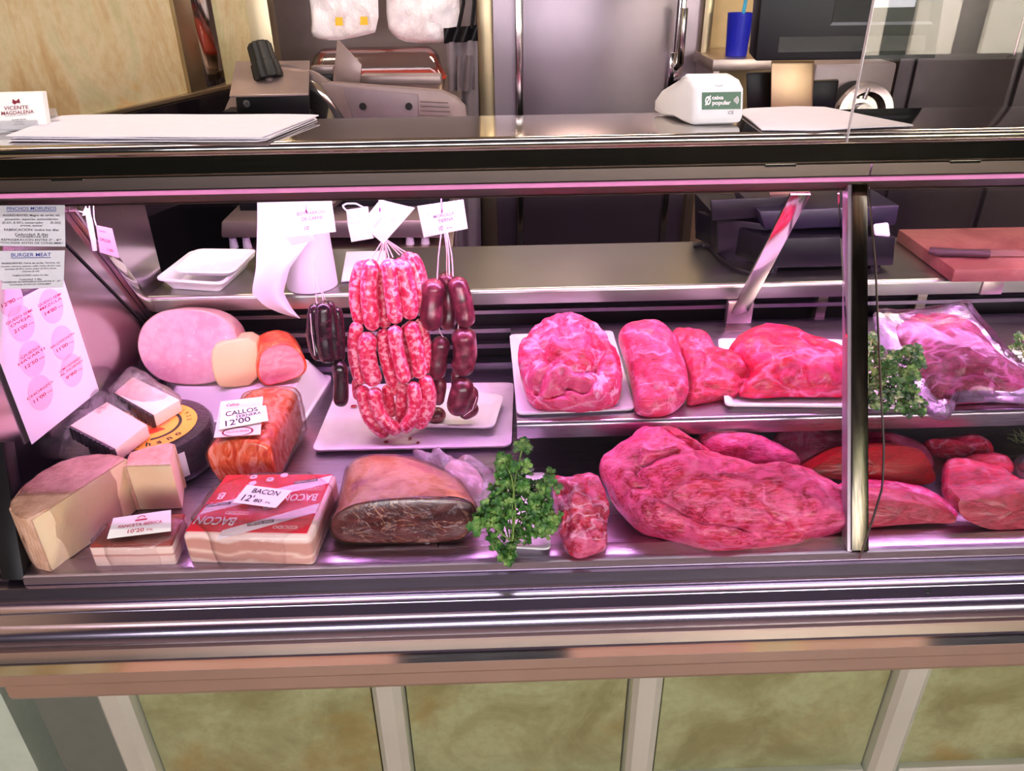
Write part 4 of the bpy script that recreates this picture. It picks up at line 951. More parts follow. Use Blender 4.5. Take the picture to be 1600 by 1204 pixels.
# two pale wedges in film on the wheel
crm = plain('cream_cheese_paste', (244, 214, 196), .4, var=.04, sss=.12)
def wedge(nm, label, top, zT, th, rindedge, base):
    P_ = [oZ(x, y, zT) for x, y in top]
    t = thing(nm, label, 'cheese', sum(P_, Vector())/4-Vector((0, 0, th)))
    obj('paste', MB().hexa([p-Vector((0, 0, th)) for p in P_], P_), crm, t, bevel=.002)
    i, j = rindedge; a, b = P_[i], P_[j]; d = (b-a).normalized(); nn_ = d.cross(Vector((0, 0, 1))); 
    if nn_.dot(sum(P_, Vector())/4-a) > 0: nn_ = -nn_
    mb = MB(); K = 22; fr = []; 
    for k in range(K+1):
        p = a.lerp(b, k/K); w = .0035+.0016*(k % 2); fr.append([p+nn_*.0005+Vector((0, 0, .0006)), p+nn_*w, p+nn_*w-Vector((0, 0, th)), p+nn_*.0005-Vector((0, 0, th))])
    obj('black_rind', mb.loft(fr), bk.m, t, smooth=None)
    return t, P_
zA = DK+.0725
wa, PA = wedge('cheese_wedge', 'smaller pale cheese wedge with zigzag black rind, on top of the black wheel', [(178, 613), (207, 588), (281, 624), (240, 648)], zA+.024, .0235, (0, 3), zA)
wb_, PB = wedge('cheese_wedge', 'larger pale film-wrapped cheese wedge leaning left of the black wheel', [(109, 664), (167, 627), (230, 663), (180, 701)], zA+.026, .024, (0, 3), zA)
def film(out, zb, label, mat, tilt=24, tf=.02, tb=.012, amp=.008, seed=0, nm='wrap', parent=None, lift=0, yoff=0, ns=40):
    return lump(nm, out, zb, mat, tilt, tf, tb, amp, ns, parent=parent, seed=seed, rings=16, n=90, sm=1, lift=lift, yoff=yoff)
film([(76, 712), (96, 690), (100, 655), (122, 640), (165, 612), (178, 622), (242, 658), (236, 682), (205, 690), (185, 705), (150, 712), (110, 720)], DK+.045, '', M['wrap'], 12, .035, .02, .010, 3, 'wrap', wb_)
film([(166, 618), (185, 600), (204, 580), (214, 578), (232, 590), (284, 622), (284, 632), (240, 656), (205, 644)], zA, '', M['wrap'], 8, .03, .01, .004, 6, 'wrap', wa)
# large wrapped half cheese
paste = N('hard_cheese_paste'); v = paste.map(); paste.l(paste.ramp(paste.noise(v, 14, 4), ((.35, L((238, 200, 160))), (.65, L((242, 214, 178))))), paste.b.inputs['Base Color']); paste.set(rough=.4, sss=.12)
paste.bump(paste.noise(v, 60, 4), .15, .001)
rnd_ = N('basket_rind'); v = rnd_.map((1, 1, 1), (0, 0, .6)); wv1 = rnd_.n('TexWave'); wv1.inputs['Scale'].default_value = 55; wv1.inputs['Distortion'].default_value = 6; rnd_.l(v, wv1.inputs['Vector'])
rnd_.l(rnd_.mix(rnd_.ramp(rnd_.noise(v, 50, 5, .7), ((.3, (0, 0, 0)), (.7, (1, 1, 1)))), L((196, 146, 116)), L((236, 196, 172))), rnd_.b.inputs['Base Color']); rnd_.set(rough=.5); rnd_.bump(wv1.outputs[0], .35, .0012)
def chunk(nm, label, out_top, zT, cutidx, mat_top, zb=DK+.001, wrapseed=0):
    """out_top pixel outline on height zT; cutidx = indexes of the corners that bound the cut side(s)"""
    P_ = [oZ(x, y, zT) for x, y in out_top]; c = sum(P_, Vector())/len(P_)
    t = thing(nm, label, 'cheese', (c.x, c.y, zb))
    Bt = [Vector((p.x, p.y, zb)) for p in P_]
    obj('paste', MB().loft([Bt, P_]), paste.m, t, smooth=30, bevel=.0025)
    # rind: top plate and outer side
    up = Vector((0, 0, .0025)); n = len(P_)
    obj('top_rind', MB().loft([P_, [p+up for p in P_]]), rnd_.m, t, smooth=30, bevel=.001)
    arc = [i for i in range(n) if i not in cutidx[1:-1]]
    seq = [i % n for i in range(cutidx[-1], cutidx[0]+n+1)]
    mb = MB(); rows = []
    for k, i in enumerate(seq):
        p = P_[i]; o_ = (Vector((p.x-c.x, p.y-c.y, 0))).normalized()
        rows.append([p+up, p+up*.6+o_*.003, Vector((p.x, p.y, zb+.05*(zT-zb)))+o_*.004, Vector((p.x, p.y, zb))+o_*.001, Vector((p.x, p.y, zb)), p-o_*.001])
    obj('side_rind', mb.loft(rows), rnd_.m, t, smooth=60)
    return t
# choose the height so that the visible vertical edges fit
arcp = [(50, 813), (195, 719), (175, 713), (150, 712), (120, 716), (90, 726), (62, 742), (38, 762), (22, 782), (18, 795), (30, 808)]
hc = oY(50, 812, oZ(78, 896, DK).y+.004).z
hc = min(DK+.105, max(DK+.07, hc))
big = chunk('cheese_half', 'large film-wrapped half wheel of pale cheese at the front left corner', arcp, hc, [0, 1], None)
film_prism([oZ(x, y, hc) for x, y in arcp], DK, hc+.002, TIGHT, big, .003, seed=2)
sm_ = [(197, 729), (267, 727), (271, 697), (262, 694), (235, 700), (207, 708)]
hs = oY(197, 729, oZ(215, 800, DK).y+.004).z; hs = min(DK+.085, max(DK+.05, hs))
chunk('cheese_piece', 'small upright cheese wedge with pinkish rind right of the large half cheese', sm_, hs, [0, 1, 2], None)
# iberian pancetta pack
def block(bl, br, tl, tr, btl, btr, zb, hmax=.2):
    a, b = oZ(*bl, zb), oZ(*br, zb); zt = (oY(*tl, a.y).z+oY(*tr, b.y).z)/2; c, d = oZ(*btl, zt), oZ(*btr, zt)
    B_ = [a, b, Vector((d.x, d.y, zb)), Vector((c.x, c.y, zb))]; T_ = [Vector((p.x, p.y, zt)) for p in B_]
    return B_, T_, zt
lay = N('pancetta_layers'); sp = lay.n('SeparateXYZ'); lay.l(lay.tc.outputs['Object'], sp.inputs[0])
ad = lay.n('Math', operation='MULTIPLY_ADD'); lay.l(lay.noise(lay.map((1, 1, .2)), 20, 3), ad.inputs[0]); ad.inputs[1].default_value = .005; lay.l(sp.outputs[2], ad.inputs[2])
mr_ = lay.n('MapRange'); mr_.inputs[1].default_value = 0; mr_.inputs[2].default_value = .048; lay.l(ad.outputs[0], mr_.inputs[0])
lay.l(lay.ramp(mr_.outputs[0], ((0, L((240, 206, 200))), (.48, L((236, 196, 190))), (.53, L((190, 120, 110))), (.60, L((238, 204, 198))), (.84, L((238, 206, 198))), (.88, L((136, 40, 36))), (1, L((150, 60, 56))))), lay.b.inputs['Base Color']); lay.set(rough=.35, coat=.4, sss=.05)
B_, T_, ztp = block((149, 886), (277, 883), (147, 855), (274, 848), (172, 812), (290, 800), DK+.0012); mr_.inputs[2].default_value = ztp-DK+.004
t = thing('pancetta_pack', 'small wrapped layered bacon slab with printed white label at the front left', 'packed meat', sum(B_, Vector())/4)
obj('slab', MB().hexa(B_, T_), lay.m, t, bevel=.004, seg=3)
film_prism(B_, DK, ztp, SHINY, t, .004, seed=4)
lb4 = [oP(x, y, Vector((0, T_[0].y+.02, ztp+.013)), nplane(14)) for x, y in ((177, 809), (267, 796), (267, 829), (167, 841))]
lt_ = obj('label_card', sheet(lb4, .0008, 6, 4), M['card'], t)
obj('label_lettering', letters(lb4, [('PANCETA IBÉRICA', .5, .52, .14, .72, 0, .008), ('10\'20', .44, .80, .17, .26, 0, .01), ('€/kg', .66, .82, .08, .10)], .0006), M['pinkink'], lt_)
obj('label_crest', patch(lb4, ringband(.5, .2, .05, .07, 1.5, 180, 360, 16), .0006).add(patch(lb4, [(.40, .26), (.60, .26), (.60, .33), (.40, .33)], .0006).v, [(0, 1, 2, 3)]), M['pinkink'], lt_)
# wrapped bacon
B_, T_, ztp = block((296, 881), (492, 885), (292, 838), (505, 836), (352, 741), (526, 740), DK+.0012)
t = thing('bacon_block', 'large wrapped bacon block with red and white printed top and price label', 'packed meat', sum(B_, Vector())/4)
bcf = N('bacon_layers'); sp = bcf.n('SeparateXYZ'); bcf.l(bcf.tc.outputs['Object'], sp.inputs[0])
ad = bcf.n('Math', operation='MULTIPLY_ADD'); bcf.l(bcf.noise(bcf.map((.8, .8, 1)), 12, 3, .5, 1.0), ad.inputs[0]); ad.inputs[1].default_value = .034; bcf.l(sp.outputs[2], ad.inputs[2])
ad2 = bcf.n('MapRange'); ad2.inputs[1].default_value = .012; ad2.inputs[2].default_value = ztp-DK+.020; bcf.l(ad.outputs[0], ad2.inputs[0])
bcf.l(bcf.ramp(ad2.outputs[0], ((0, L((240, 208, 202))), (.18, L((238, 202, 194))), (.24, L((206, 150, 140))), (.36, L((212, 158, 148))), (.42, L((240, 206, 196))), (.50, L((206, 148, 138))), (.72, L((200, 142, 132))), (.80, L((240, 208, 202))), (1, L((244, 212, 208))))), bcf.b.inputs['Base Color']); bcf.set(rough=.3, coat=.4, sss=.05)
obj('slab', MB().hexa(B_, T_), bcf.m, t, bevel=.007, seg=3)
up = Vector((0, 0, .0012)); w4 = [T_[3]+up, T_[2]+up, T_[1]+up, T_[0]+up]   # TL TR BR BL seen from the viewer
ins = .03; a, b, c, d = w4
w4 = [a.lerp(b, .02)+Vector((0, -.003, 0)), b.lerp(a, .03)+Vector((0, -.003, 0)), c.lerp(d, .03)+Vector((0, .008, 0)), d.lerp(c, .02)+Vector((0, .008, 0))]
redp = plain('red_film_print', (226, 24, 54), .25, var=.03, coat=.5)
rw = obj('red_wrapper', sheet(w4, .001, 10, 8), redp, t)
def band(u0, v0, u1, v1, w): 
    return [(u0, v0), (u1, v1), (u1, v1+w), (u0, v0+w)]
whp = plain('white_film_print', (246, 232, 238), .3, var=.02)
obj('white_band', patch(w4, band(0.02, .58, 1.0, .02, .15), .0006), whp, rw)
obj('white_band', patch(w4, band(.30, .99, 1.0, .52, .16), .0006), whp, rw)
tx = [('BACON', .19, .83, .13, .34, 178, .02), ('COCIDO', .33, .70, .055, .2, 178, .0), ('BACON', .80, .42, .12, .30, 182, .02), ('COCIDO', .88, .27, .055, .18, 182, .0), ('COCIDO', .80, .92, .05, .2, 180, .0), ('B', .09, .40, .12, .06, 180, .02)]
obj('wrapper_lettering', letters(w4, tx, .0008), whp, rw)
blk = MB()
for u, v_, r_ in ((.78, .135, 12), (.12, .56, 12), (.58, .86, 14)):
    a_r = rad(r_); hw, hh = .105, .026
    q_ = patch(w4, [(u+x*math.cos(a_r)+y*math.sin(a_r)*.8, v_-x*math.sin(a_r)*1.35+y*math.cos(a_r)) for x, y in ((-hw, -hh), (hw, -hh), (hw, hh), (-hw, hh))], .0009)
    obj('brand_box', q_, M['ink'], rw)
for it_ in [('SANT DALMAI', .78, .135, .036, .19, 12+180, .02), ('DALMAI', .12, .56, .034, .16, 12+180, .02), ('SANT DALMAI', .58, .86, .036, .19, 14+180, .02)]: obj('brand_lettering', letters(w4, [it_], .0012), whp, rw)
for u, v_ in ((.27, .05), (.44, .10), (.30, .17), (.55, .02), (.62, .50), (.56, .60)):
    obj('round_mark', patch(w4, ell(u, v_, .035, .042), .0010), whp, t)
obj('mark_lettering', letters(w4, [('+', u, v_, .05, .025) for u, v_ in ((.27, .05), (.44, .10), (.62, .50), (.56, .60))], .0013), M['ink'], t)
zl_ = ztp+.011
lb4 = [oP(x, y, Vector((0, T_[0].y+.06, zl_)), nplane(12)) for x, y in ((386, 757), (456, 766), (431, 793), (364, 784))]
lt_ = obj('label_card', sheet(lb4, .0008, 6, 4), M['card'], t)
obj('label_lettering', letters(lb4, [('BACON', .52, .28, .26, .60, 0, .012), ("12'", .25, .72, .34, .24, 0, .016), ('80', .50, .78, .18, .18, 0, .012), ('€/kg', .74, .80, .08, .12)], .0006), M['ink'], lt_)
film_prism(B_, DK, ztp+.002, SHINY, t, .004, seed=5)
# orange callos loaf
cal = N('callos_marble'); v = cal.map((1.6, 1.6, .8)); cal.l(cal.ramp(cal.noise(v, 26, 5, .6, 1.5), ((.34, L((186, 50, 28))), (.46, L((220, 92, 50))), (.58, L((232, 150, 130))), (.70, L((200, 80, 60))))), cal.b.inputs['Base Color']); cal.set(rough=.25, coat=.5)
P0 = oZ(380, 757, DK+.001)
t = thing('callos_loaf', 'orange marbled tripe loaf in film with handwritten price label', 'packed meat', P0)
co = [(352, 757), (335, 738), (325, 715), (325, 700), (336, 690), (362, 685), (395, 684), (418, 690), (426, 705), (433, 745), (434, 757), (420, 758)]
nn = nplane(84, -4); P0.z = DK+.001
f, b = roll_solid(co, P0, nn, Vector((.013, .15, 0.008)), rnd=.007, shrink=.96, floor_z=DK+.001)
m_ = MB(); m_.v = f.v+b.v; m_.f = f.f+[tuple(i+len(f.v) for i in q) for q in b.f]
obj('loaf', m_, cal.m, t, smooth=50)
m_ = MB(); f, b = roll_solid([(x+(x-380)*.045, y+(y-720)*.03) for x, y in co], P0, nn, Vector((.016, .153, .008)), rnd=.004, shrink=1.0, floor_z=DK+.001)
for v_ in b.v: v_ += noise.noise_vector(v_*55)*.0035
obj('wrap', MB().add(b.v, b.f), SHINY, t, smooth=70)
ztc = oY(395, 684, P0.y).z
PL = Vector((0, P0.y+.05, ztc+.0045)); pl4 = [oP(x, y, PL, nplane(4)) for x, y in ((345, 627), (411, 619), (407, 678), (334, 683))]
obj('paper_label', sheet(pl4, .001, 6, 6), plain('printed_label', (240, 222, 214), .5), t)
obj('label_oval', patch(pl4, ringband(.5, .9, .30, .345, .35), .0006), M['redink'], t)
l2 = [p+Vector((0, 0, .004)) for p in [oP(x, y, PL, nplane(4)) for x, y in ((346, 644), (416, 636), (420, 660), (343, 674))]]
pc_ = obj('price_card', sheet(l2, .0008, 6, 4), M['card'], t)
obj('label_lettering', letters(l2, [('CALLOS', .46, .24, .26, .70, 4, .014), ('TERNERA', .60, .48, .15, .56, 4, .012), ("12'00", .38, .76, .30, .52, 4, .012)], .0006), M['ink'], pc_)
obj('label_print', letters(pl4, [('CALLOS DE TERNERA', .5, .9, .05, .5), ('Callos', .3, .15, .08, .3)], .0008), M['redink'], t)

# cured ham piece
jf = N('cured_ham_face'); v = jf.map((.8, 1, 1.8)); base = jf.ramp(jf.noise(v, 16, 5, .6, 1.5), ((.32, L((66, 22, 24))), (.5, L((104, 40, 36))), (.66, L((132, 66, 56)))))
nn2 = jf.noise(jf.map((1, 1, 2.2), (0, .2, 0)), 7, 4, .6, 2.5); sb2 = jf.n('Math', operation='SUBTRACT'); sb2.inputs[1].default_value = .5; jf.l(nn2, sb2.inputs[0]); ab2 = jf.n('Math', operation='ABSOLUTE'); jf.l(sb2.outputs[0], ab2.inputs[0])
jf.l(jf.mix(jf.ramp(ab2.outputs[0], ((0, (.7, .7, .7)), (.010, (0, 0, 0)))), base, L((206, 150, 110))), jf.b.inputs['Base Color']); jf.set(rough=.28, coat=.5, cr=.12)
js = N('cured_ham_skin'); v = js.map(); js.l(js.ramp(js.noise(v, 12, 5, .65, 1), ((.34, L((170, 92, 84))), (.45, L((214, 156, 100))), (.55, L((232, 190, 150))), (.66, L((206, 134, 128))))), js.b.inputs['Base Color']); js.set(rough=.3, coat=.6, cr=.12); js.bump(js.noise(js.map((1, 1, 1), (.5, .5, .8)), 40, 5, .7, 2), .5, .003)
jo = [(516, 826), (518, 808), (533, 794), (562, 783), (614, 776), (672, 775), (724, 777), (745, 789), (743, 812), (732, 834), (718, 843), (672, 846), (600, 847), (542, 846), (526, 840)]
P0 = oZ(630, 847, DK+.001); nn = nplane(80, 0)
t = thing('cured_ham', 'film-wrapped chunk of cured ham with dark cut face in the middle of the deck', 'cold cut', P0)
ring = [oP(x, y, P0, nn) for x, y in outl(jo, 96, 2)]
fl = flat_end(ring, nn, .005); face = MB().loft(fl[1:], False, True)
obj('cut_face', face, jf.m, t, smooth=60)
def mp(d): return lambda x, y: oP(x, y, P0+Vector((0, d, 0)), nn)
b1 = [(524, 822), (524, 800), (534, 772), (548, 748), (590, 740), (650, 742), (710, 756), (742, 782), (742, 806), (730, 828), (716, 838), (672, 840), (600, 840), (545, 840), (530, 836)]
b2 = [(536, 800), (535, 780), (536, 752), (545, 726), (565, 713), (610, 711), (660, 720), (708, 742), (732, 768), (726, 792), (712, 806), (670, 812), (605, 812), (556, 812), (542, 808)]
R_ = [fl[1], ring, [mp(.045)(x, y) for x, y in outl(b1, 96, 2)], [mp(.10)(x, y) for x, y in outl(b2, 96, 2)]]
R_ += dome(R_[-1], Vector((0, .9, -.3)), .03)
mb = MB().loft(R_, False, True)
for v_ in mb.v:
    v_ += noise.noise_vector(v_*26)*.003
    v_.z = max(v_.z, DK+.001)
obj('skin', mb, js.m, t, smooth=60)
cf_ = sum(ring, Vector())/96; m2 = MB().loft([[cf_.lerp(p, k_)+nn*.0085 for p in ring] for k_ in (.02, .3, .6, .85, .97)]+[[p+(p-P0-Vector((0, .04, .04))).normalized()*.004 for p in r] for r in R_], True, True)
for v_ in m2.v: v_ += noise.noise_vector(Vector((v_.x*40, v_.y*90, v_.z*90)))*.0018; v_.z = max(v_.z, DK+.001)
obj('wrap', m2, clear('ham_film', (.995, .99, .99), .085, .08, 0, .9, 50), t, smooth=70)
# bag of white fat behind it
t = thing('bagged_fat', 'clear plastic bag with a pale lump of fat behind the cured ham', 'plastic bag', oZ(715, 785, DK+.001))
lump('fat_lump', [(692, 730), (712, 722), (735, 728), (752, 742), (758, 765), (744, 782), (715, 790), (692, 770)], DK, plain('pale_fat', (236, 196, 200), .35, var=.12, scale=25, sss=.1), 20, .02, .03, .004, parent=t)
film([(642, 706), (652, 705), (672, 716), (678, 700), (690, 710), (705, 722), (730, 716), (752, 722), (775, 745), (776, 775), (760, 790), (735, 800), (700, 790), (680, 750), (664, 728)], DK, '', M['thinbag'], 22, .028, .03, .010, 21, 'bag_film', t)

# parsley
lf = N('parsley_leaf'); lf.l(lf.ramp(lf.noise(lf.map(), 60, 3), ((.38, L((34, 82, 28))), (.50, L((66, 118, 44))), (.66, L((140, 172, 92))))), lf.b.inputs['Base Color']); lf.set(rough=.42, sss=.05)
stm = plain('parsley_stem', (120, 150, 76), .45)
def leaf(mb, p, d, n, s):
    """three lobed toothed leaf growing from p along d with face normal n"""
    d = d.normalized(); n = (n-d*n.dot(d)).normalized(); w = d.cross(n)
    for a0 in (-.95, 0, .95):
        L_ = s*(1 if a0 == 0 else .78); ax = d*math.cos(a0)+w*math.sin(a0); pw = n.cross(ax)
        pr = ((0, .03), (.25, .16), (.38, .12), (.52, .34), (.62, .26), (.78, .36), (.84, .2), (1, .04))
        base = len(mb.v); vs = []
        for t_, k in pr:
            mid = p+ax*(t_*L_)+n*(s*.10*math.sin(t_*2.6)); vs += [mid+pw*(k*L_)+n*(s*.06), mid-n*(s*.03), mid-pw*(k*L_)+n*(s*.06)]
        fs = []
        for i in range(len(pr)-1):
            q = i*3; fs += [(q, q+1, q+4, q+3), (q+1, q+2, q+5, q+4)]
        mb.add(vs, fs)
def inpoly(x, y, poly):
    c = False; j = len(poly)-1
    for i in range(len(poly)):
        if (poly[i][1] > y) != (poly[j][1] > y) and x < (poly[j][0]-poly[i][0])*(y-poly[i][1])/(poly[j][1]-poly[i][1])+poly[i][0]: c = not c
        j = i
    return c
def parsley(label, poly, root, zb, n, size=.012, tilt=34, lift=.03, seed=1, extra=(), nstem=16, yaw=0):
    rnd = random.Random(seed); low = max(poly, key=lambda p: p[1]); P0 = oZ(low[0], low[1], zb+.004); nn = nplane(tilt)
    t = thing('parsley_sprig', label, 'parsley', oZ(root[0], root[1], zb)); R0 = oP(root[0], root[1], P0, nn); ms, ml = MB(), MB()
    xs = [p[0] for p in poly]; ys = [p[1] for p in poly]; cnt = 0; tips = []
    while cnt < n:
        x, y = rnd.uniform(min(xs), max(xs)), rnd.uniform(min(ys), max(ys))
        if not inpoly(x, y, poly): continue
        h = rnd.uniform(.0, lift); q = oP(x, y, P0+nn*h, nn)
        if q.z < zb+.003: q.z = zb+.003
        a = rnd.uniform(0, 6.283); d = Vector((math.cos(a), rnd.uniform(-.4, .4), math.sin(a)*.8)); f_ = (q-R0).normalized(); d = d*.7+f_*.9
        nr = (Vector((rnd.uniform(-.6, .6), -.7, .7+rnd.uniform(-.4, .4)))).normalized(); leaf(ml, q, d, nr, size*rnd.uniform(.65, 1.2)); tips.append(q); cnt += 1
    for q in tips[:nstem*3:3]:
        m_ = R0.lerp(q, .5)+nn*.006; ms.tube(resample([R0+Vector((rnd.uniform(-.004, .004), 0, 0)), m_, q], 8, False), .0009, 5)
    for pl in extra:
        pts = [oP(x, y, P0+nn*lift*.8, nn) for x, y in pl]; ms.tube(resample(pts, 12, False), .0013, 6)
        e_ = pts[-1]; d = (pts[-1]-pts[-2]).normalized()
        for da, s_ in ((0, 1.6), (-.8, 1.2), (.8, 1.2)): leaf(ml, e_-d*.004, d+Vector((da, 0, 0)), Vector((0, -.8, .5)), size*s_)
    for v in ml.v+ms.v:
        if v.z < zb+.001: v.z = zb+.001
    obj('stems', ms, stm, t, smooth=60); obj('leaves', ml, lf.m, t, smooth=None)
    return t
tray('foam_dish', [(790, 853), (861, 857), (853, 737), (776, 742)], DK+.001, .014, 'narrow white foam dish under the front bunch of parsley', 'tray', slope=.008, r=.012)
parsley('large bunch of parsley on the white dish right of the cured ham', [(812, 720), (785, 725), (776, 745), (760, 790), (736, 812), (750, 828), (772, 822), (770, 856), (790, 866), (795, 875), (806, 850), (830, 838), (850, 846), (862, 828), (874, 805), (855, 790), (868, 752), (862, 742), (830, 748), (822, 722)], (800, 845), DK+.006, 250, .0140, 40, .035, 5, [[(802, 840), (800, 790), (806, 740), (816, 700)], [(800, 845), (806, 800), (800, 745), (788, 722)], [(790, 858), (792, 866)], [(798, 845), (770, 822), (748, 822)]])

# ------------------------------------------------------------------ trays and hanging sausages
tp = N('ribbed_tray_plastic'); wv = tp.n('TexWave'); wv.inputs['Scale'].default_value = 60; wv.inputs['Distortion'].default_value = 1.5; tp.l(tp.map((.5, 1, 1), (0, 0, 1.2)), wv.inputs['Vector'])
tp.b.inputs['Base Color'].default_value = L((226, 214, 226)); tp.set(rough=.3); tp.l(tp.ramp(tp.noise(tp.map(), 20, 3), ((.3, L((214, 202, 216))), (.7, L((230, 220, 232))))), tp.b.inputs['Base Color']); tp.bump(wv.outputs[0], .35, .001)
tr1 = tray('ribbed_tray', [(487, 703), (799, 696), (803, 597), (530, 600)], DK+.001, .010, 'flat frosted ribbed tray on the deck under the hanging sausages', 'tray', tp.m, r=.015, slope=.006)
blood = plain('blood_drop', (150, 10, 30), .15, coat=.6)
for x, y, r_ in ((603, 690, .0045), (641, 684, .0035), (653, 691, .003), (553, 634, .006)):
    p = oZ(x, y, DK+.0065); tag(obj('blood_drop', MB().lathe(p, [(0, 0), (r_, 0), (r_*.8, .0006), (0, .001)], n=14), blood), 'dark red blood drop on the ribbed tray under the pink sausages', 'drop', 'blood drops on the ribbed tray')
tray('foam_tray', [(640, 664), (772, 667), (788, 617), (690, 606)], DK+.0105, .014, 'small white foam tray inside the ribbed tray under the dark right sausages', slope=.010, r=.016)

def sausage_mat(name, stops, sc, rough=.32):
    s = N(name); v = s.map(); s.l(s.ramp(s.noise(v, sc, 3, .5, .4), stops), s.b.inputs['Base Color']); s.set(rough=rough, coat=.45, cr=.2, sss=.08); s.b.inputs['Subsurface Radius'].default_value = (.01, .003, .003)
    s.bump(s.noise(v, sc*.9, 3), .22, .0018); return s.m
SP = sausage_mat('pink_sausage', ((.40, L((214, 30, 78))), (.50, L((228, 66, 108))), (.60, L((244, 160, 180)))), 130)
SDK = sausage_mat('black_sausage', ((.35, L((26, 10, 18))), (.55, L((46, 16, 28))), (.72, L((74, 28, 44)))), 90, .24)
SM = sausage_mat('maroon_sausage', ((.35, L((74, 18, 36))), (.5, L((104, 28, 50))), (.68, L((140, 56, 78)))), 60, .32)
def cap_tube(pts, r, n=22, m=30, end=.9, wob=0.0, sd=0):
    pts = resample(chaikin_open(pts, 2), m, False); L_ = sum((a-b).length for a, b in zip(pts, pts[1:])); rr = []; s = 0
    for i, p in enumerate(pts):
        if i: s += (p-pts[i-1]).length
        d = min(s, L_-s); f = 1 if d >= r*1.1 else math.sqrt(max(.0, 1-(1-d/(r*1.1))**2)); rr.append(max(r*.10, r*f*(1+wob*noise.noise(Vector((s*40, sd, 0))))))
    return MB().tube(pts, rr, n)
def chaikin_open(p, k):
    p = [Vector(q) for q in p]
    for _ in range(k):
        q = [p[0]]
        for a, b in zip(p, p[1:]): q += [a*.75+b*.25, a*.25+b*.75]
        p = q+[p[-1]]
    return p
S8 = lambda pts: cr_(480, 380, 3.7625, pts)
def px2m(y0, x, y): return ((oY(x+10, y, y0)-oY(x, y, y0)).length)/10
def bunch(nm, label, links, Y, mat, strings, knot, grp=None, wob=.05):
    t = thing(nm, label, 'sausages', oY(knot[0], knot[1], Y))
    for i, (pts, r, dy) in enumerate(links):
        pp = [oY(x, y, yy(Y, y)+dy) for x, y in S8(pts)]; rr = 1.1*r/3.7625*px2m(Y, *S8(pts)[0])
        e0 = (pp[0]-pp[1]).normalized(); e1 = (pp[-1]-pp[-2]).normalized(); pp = [pp[0]+e0*rr*.0]+pp[1:-1]+[pp[-1]+e1*rr*.0]
        obj('sausage', cap_tube(pp, rr, wob=wob, sd=i), mat, t, smooth=80)
    for pl, w in strings:
        obj('string', MB().tube(resample([oY(x, y, yy(Y, y)+d) for x, y, d in pl], 10, False), w, 6), M['string'], t)
    return t
HY = 1.205
def yy(Y, y): return Y-.055*max(0, (y-370)/310)
pk_l = [([(600, 60), (660, 150), (680, 280), (655, 410)], 38, .045), ([(560, 60), (630, 130), (660, 240), (662, 400)], 44, .03),
 ([(335, 100), (290, 220), (288, 350), (318, 480)], 42, .03), ([(440, 120), (445, 250), (450, 380), (458, 500)], 36, .03),
 ([(378, 90), (362, 230), (365, 360), (392, 515)], 48, .008), ([(535, 85), (575, 200), (602, 320), (605, 450)], 48, .006), ([(482, 85), (490, 220), (508, 350), (524, 475)], 44, 0),
 ([(585, 470), (590, 600), (600, 700), (600, 800)], 34, .035), ([(650, 445), (692, 560), (698, 670), (688, 770)], 36, .022), ([(300, 460), (274, 560), (282, 700), (322, 830)], 38, .018),
 ([(448, 500), (452, 620), (482, 740), (512, 845)], 38, .016), ([(366, 520), (346, 630), (368, 740), (402, 838)], 50, .004), ([(600, 455), (630, 570), (656, 680), (666, 795)], 43, .006), ([(514, 480), (522, 610), (550, 710), (578, 825)], 38, -.006),
 ([(296, 790), (294, 850), (306, 920)], 30, .03), ([(470, 830), (478, 930), (505, 1020)], 32, .04), ([(565, 820), (555, 940), (552, 1060)], 34, .03), ([(515, 830), (515, 895)], 24, .035),
 ([(322, 835), (335, 950), (380, 1060), (478, 1130)], 36, .006), ([(392, 845), (412, 970), (465, 1060), (552, 1108)], 38, -.004), ([(686, 775), (722, 890), (704, 1000), (640, 1085)], 40, .004), ([(615, 812), (642, 920), (625, 1020), (558, 1108)], 38, -.004)]
kx, ky = 603, 378
pst = [([(600, 372, 0), (x, y, d)], .0012) for x, y, d in ((576, 410, .0), (590, 408, .01), (596, 412, 0), (604, 406, .01), (608, 404, 0), (614, 402, 0), (624, 398, .01), (634, 394, .02), (629, 396, .03))]
bunch('sausage_bunch', 'big hanging bunch of bright pink fresh sausages in the middle of the case', pk_l, HY, SP, pst, (603, 372))
dk_l = [([(62, 350), (28, 470), (40, 600), (85, 690)], 36, .01), ([(165, 370), (190, 480), (192, 600), (190, 700)], 30, .012), ([(102, 335), (98, 470), (108, 600), (125, 705)], 48, 0), ([(120, 335), (150, 460), (160, 580), (160, 700)], 34, .004),
 ([(185, 690), (200, 800), (198, 960)], 40, 0)]
dst = [([(492, 395, 0), (492, 415, 0), (505, 470, 0)], .0009), ([(493, 395, 0), (496, 430, 0), (508, 468, 0)], .0009), ([(491, 412, 0), (494, 470, 0), (496, 476, 0)], .0009), ([(485, 490, -.012), (487, 520, -.012), (492, 555, -.012)], .0008)]
bunch('sausage_bunch', 'small hanging bunch of shiny black sausages left of the pink ones', dk_l, HY+.0, SDK, dst, (492, 392), wob=.08)
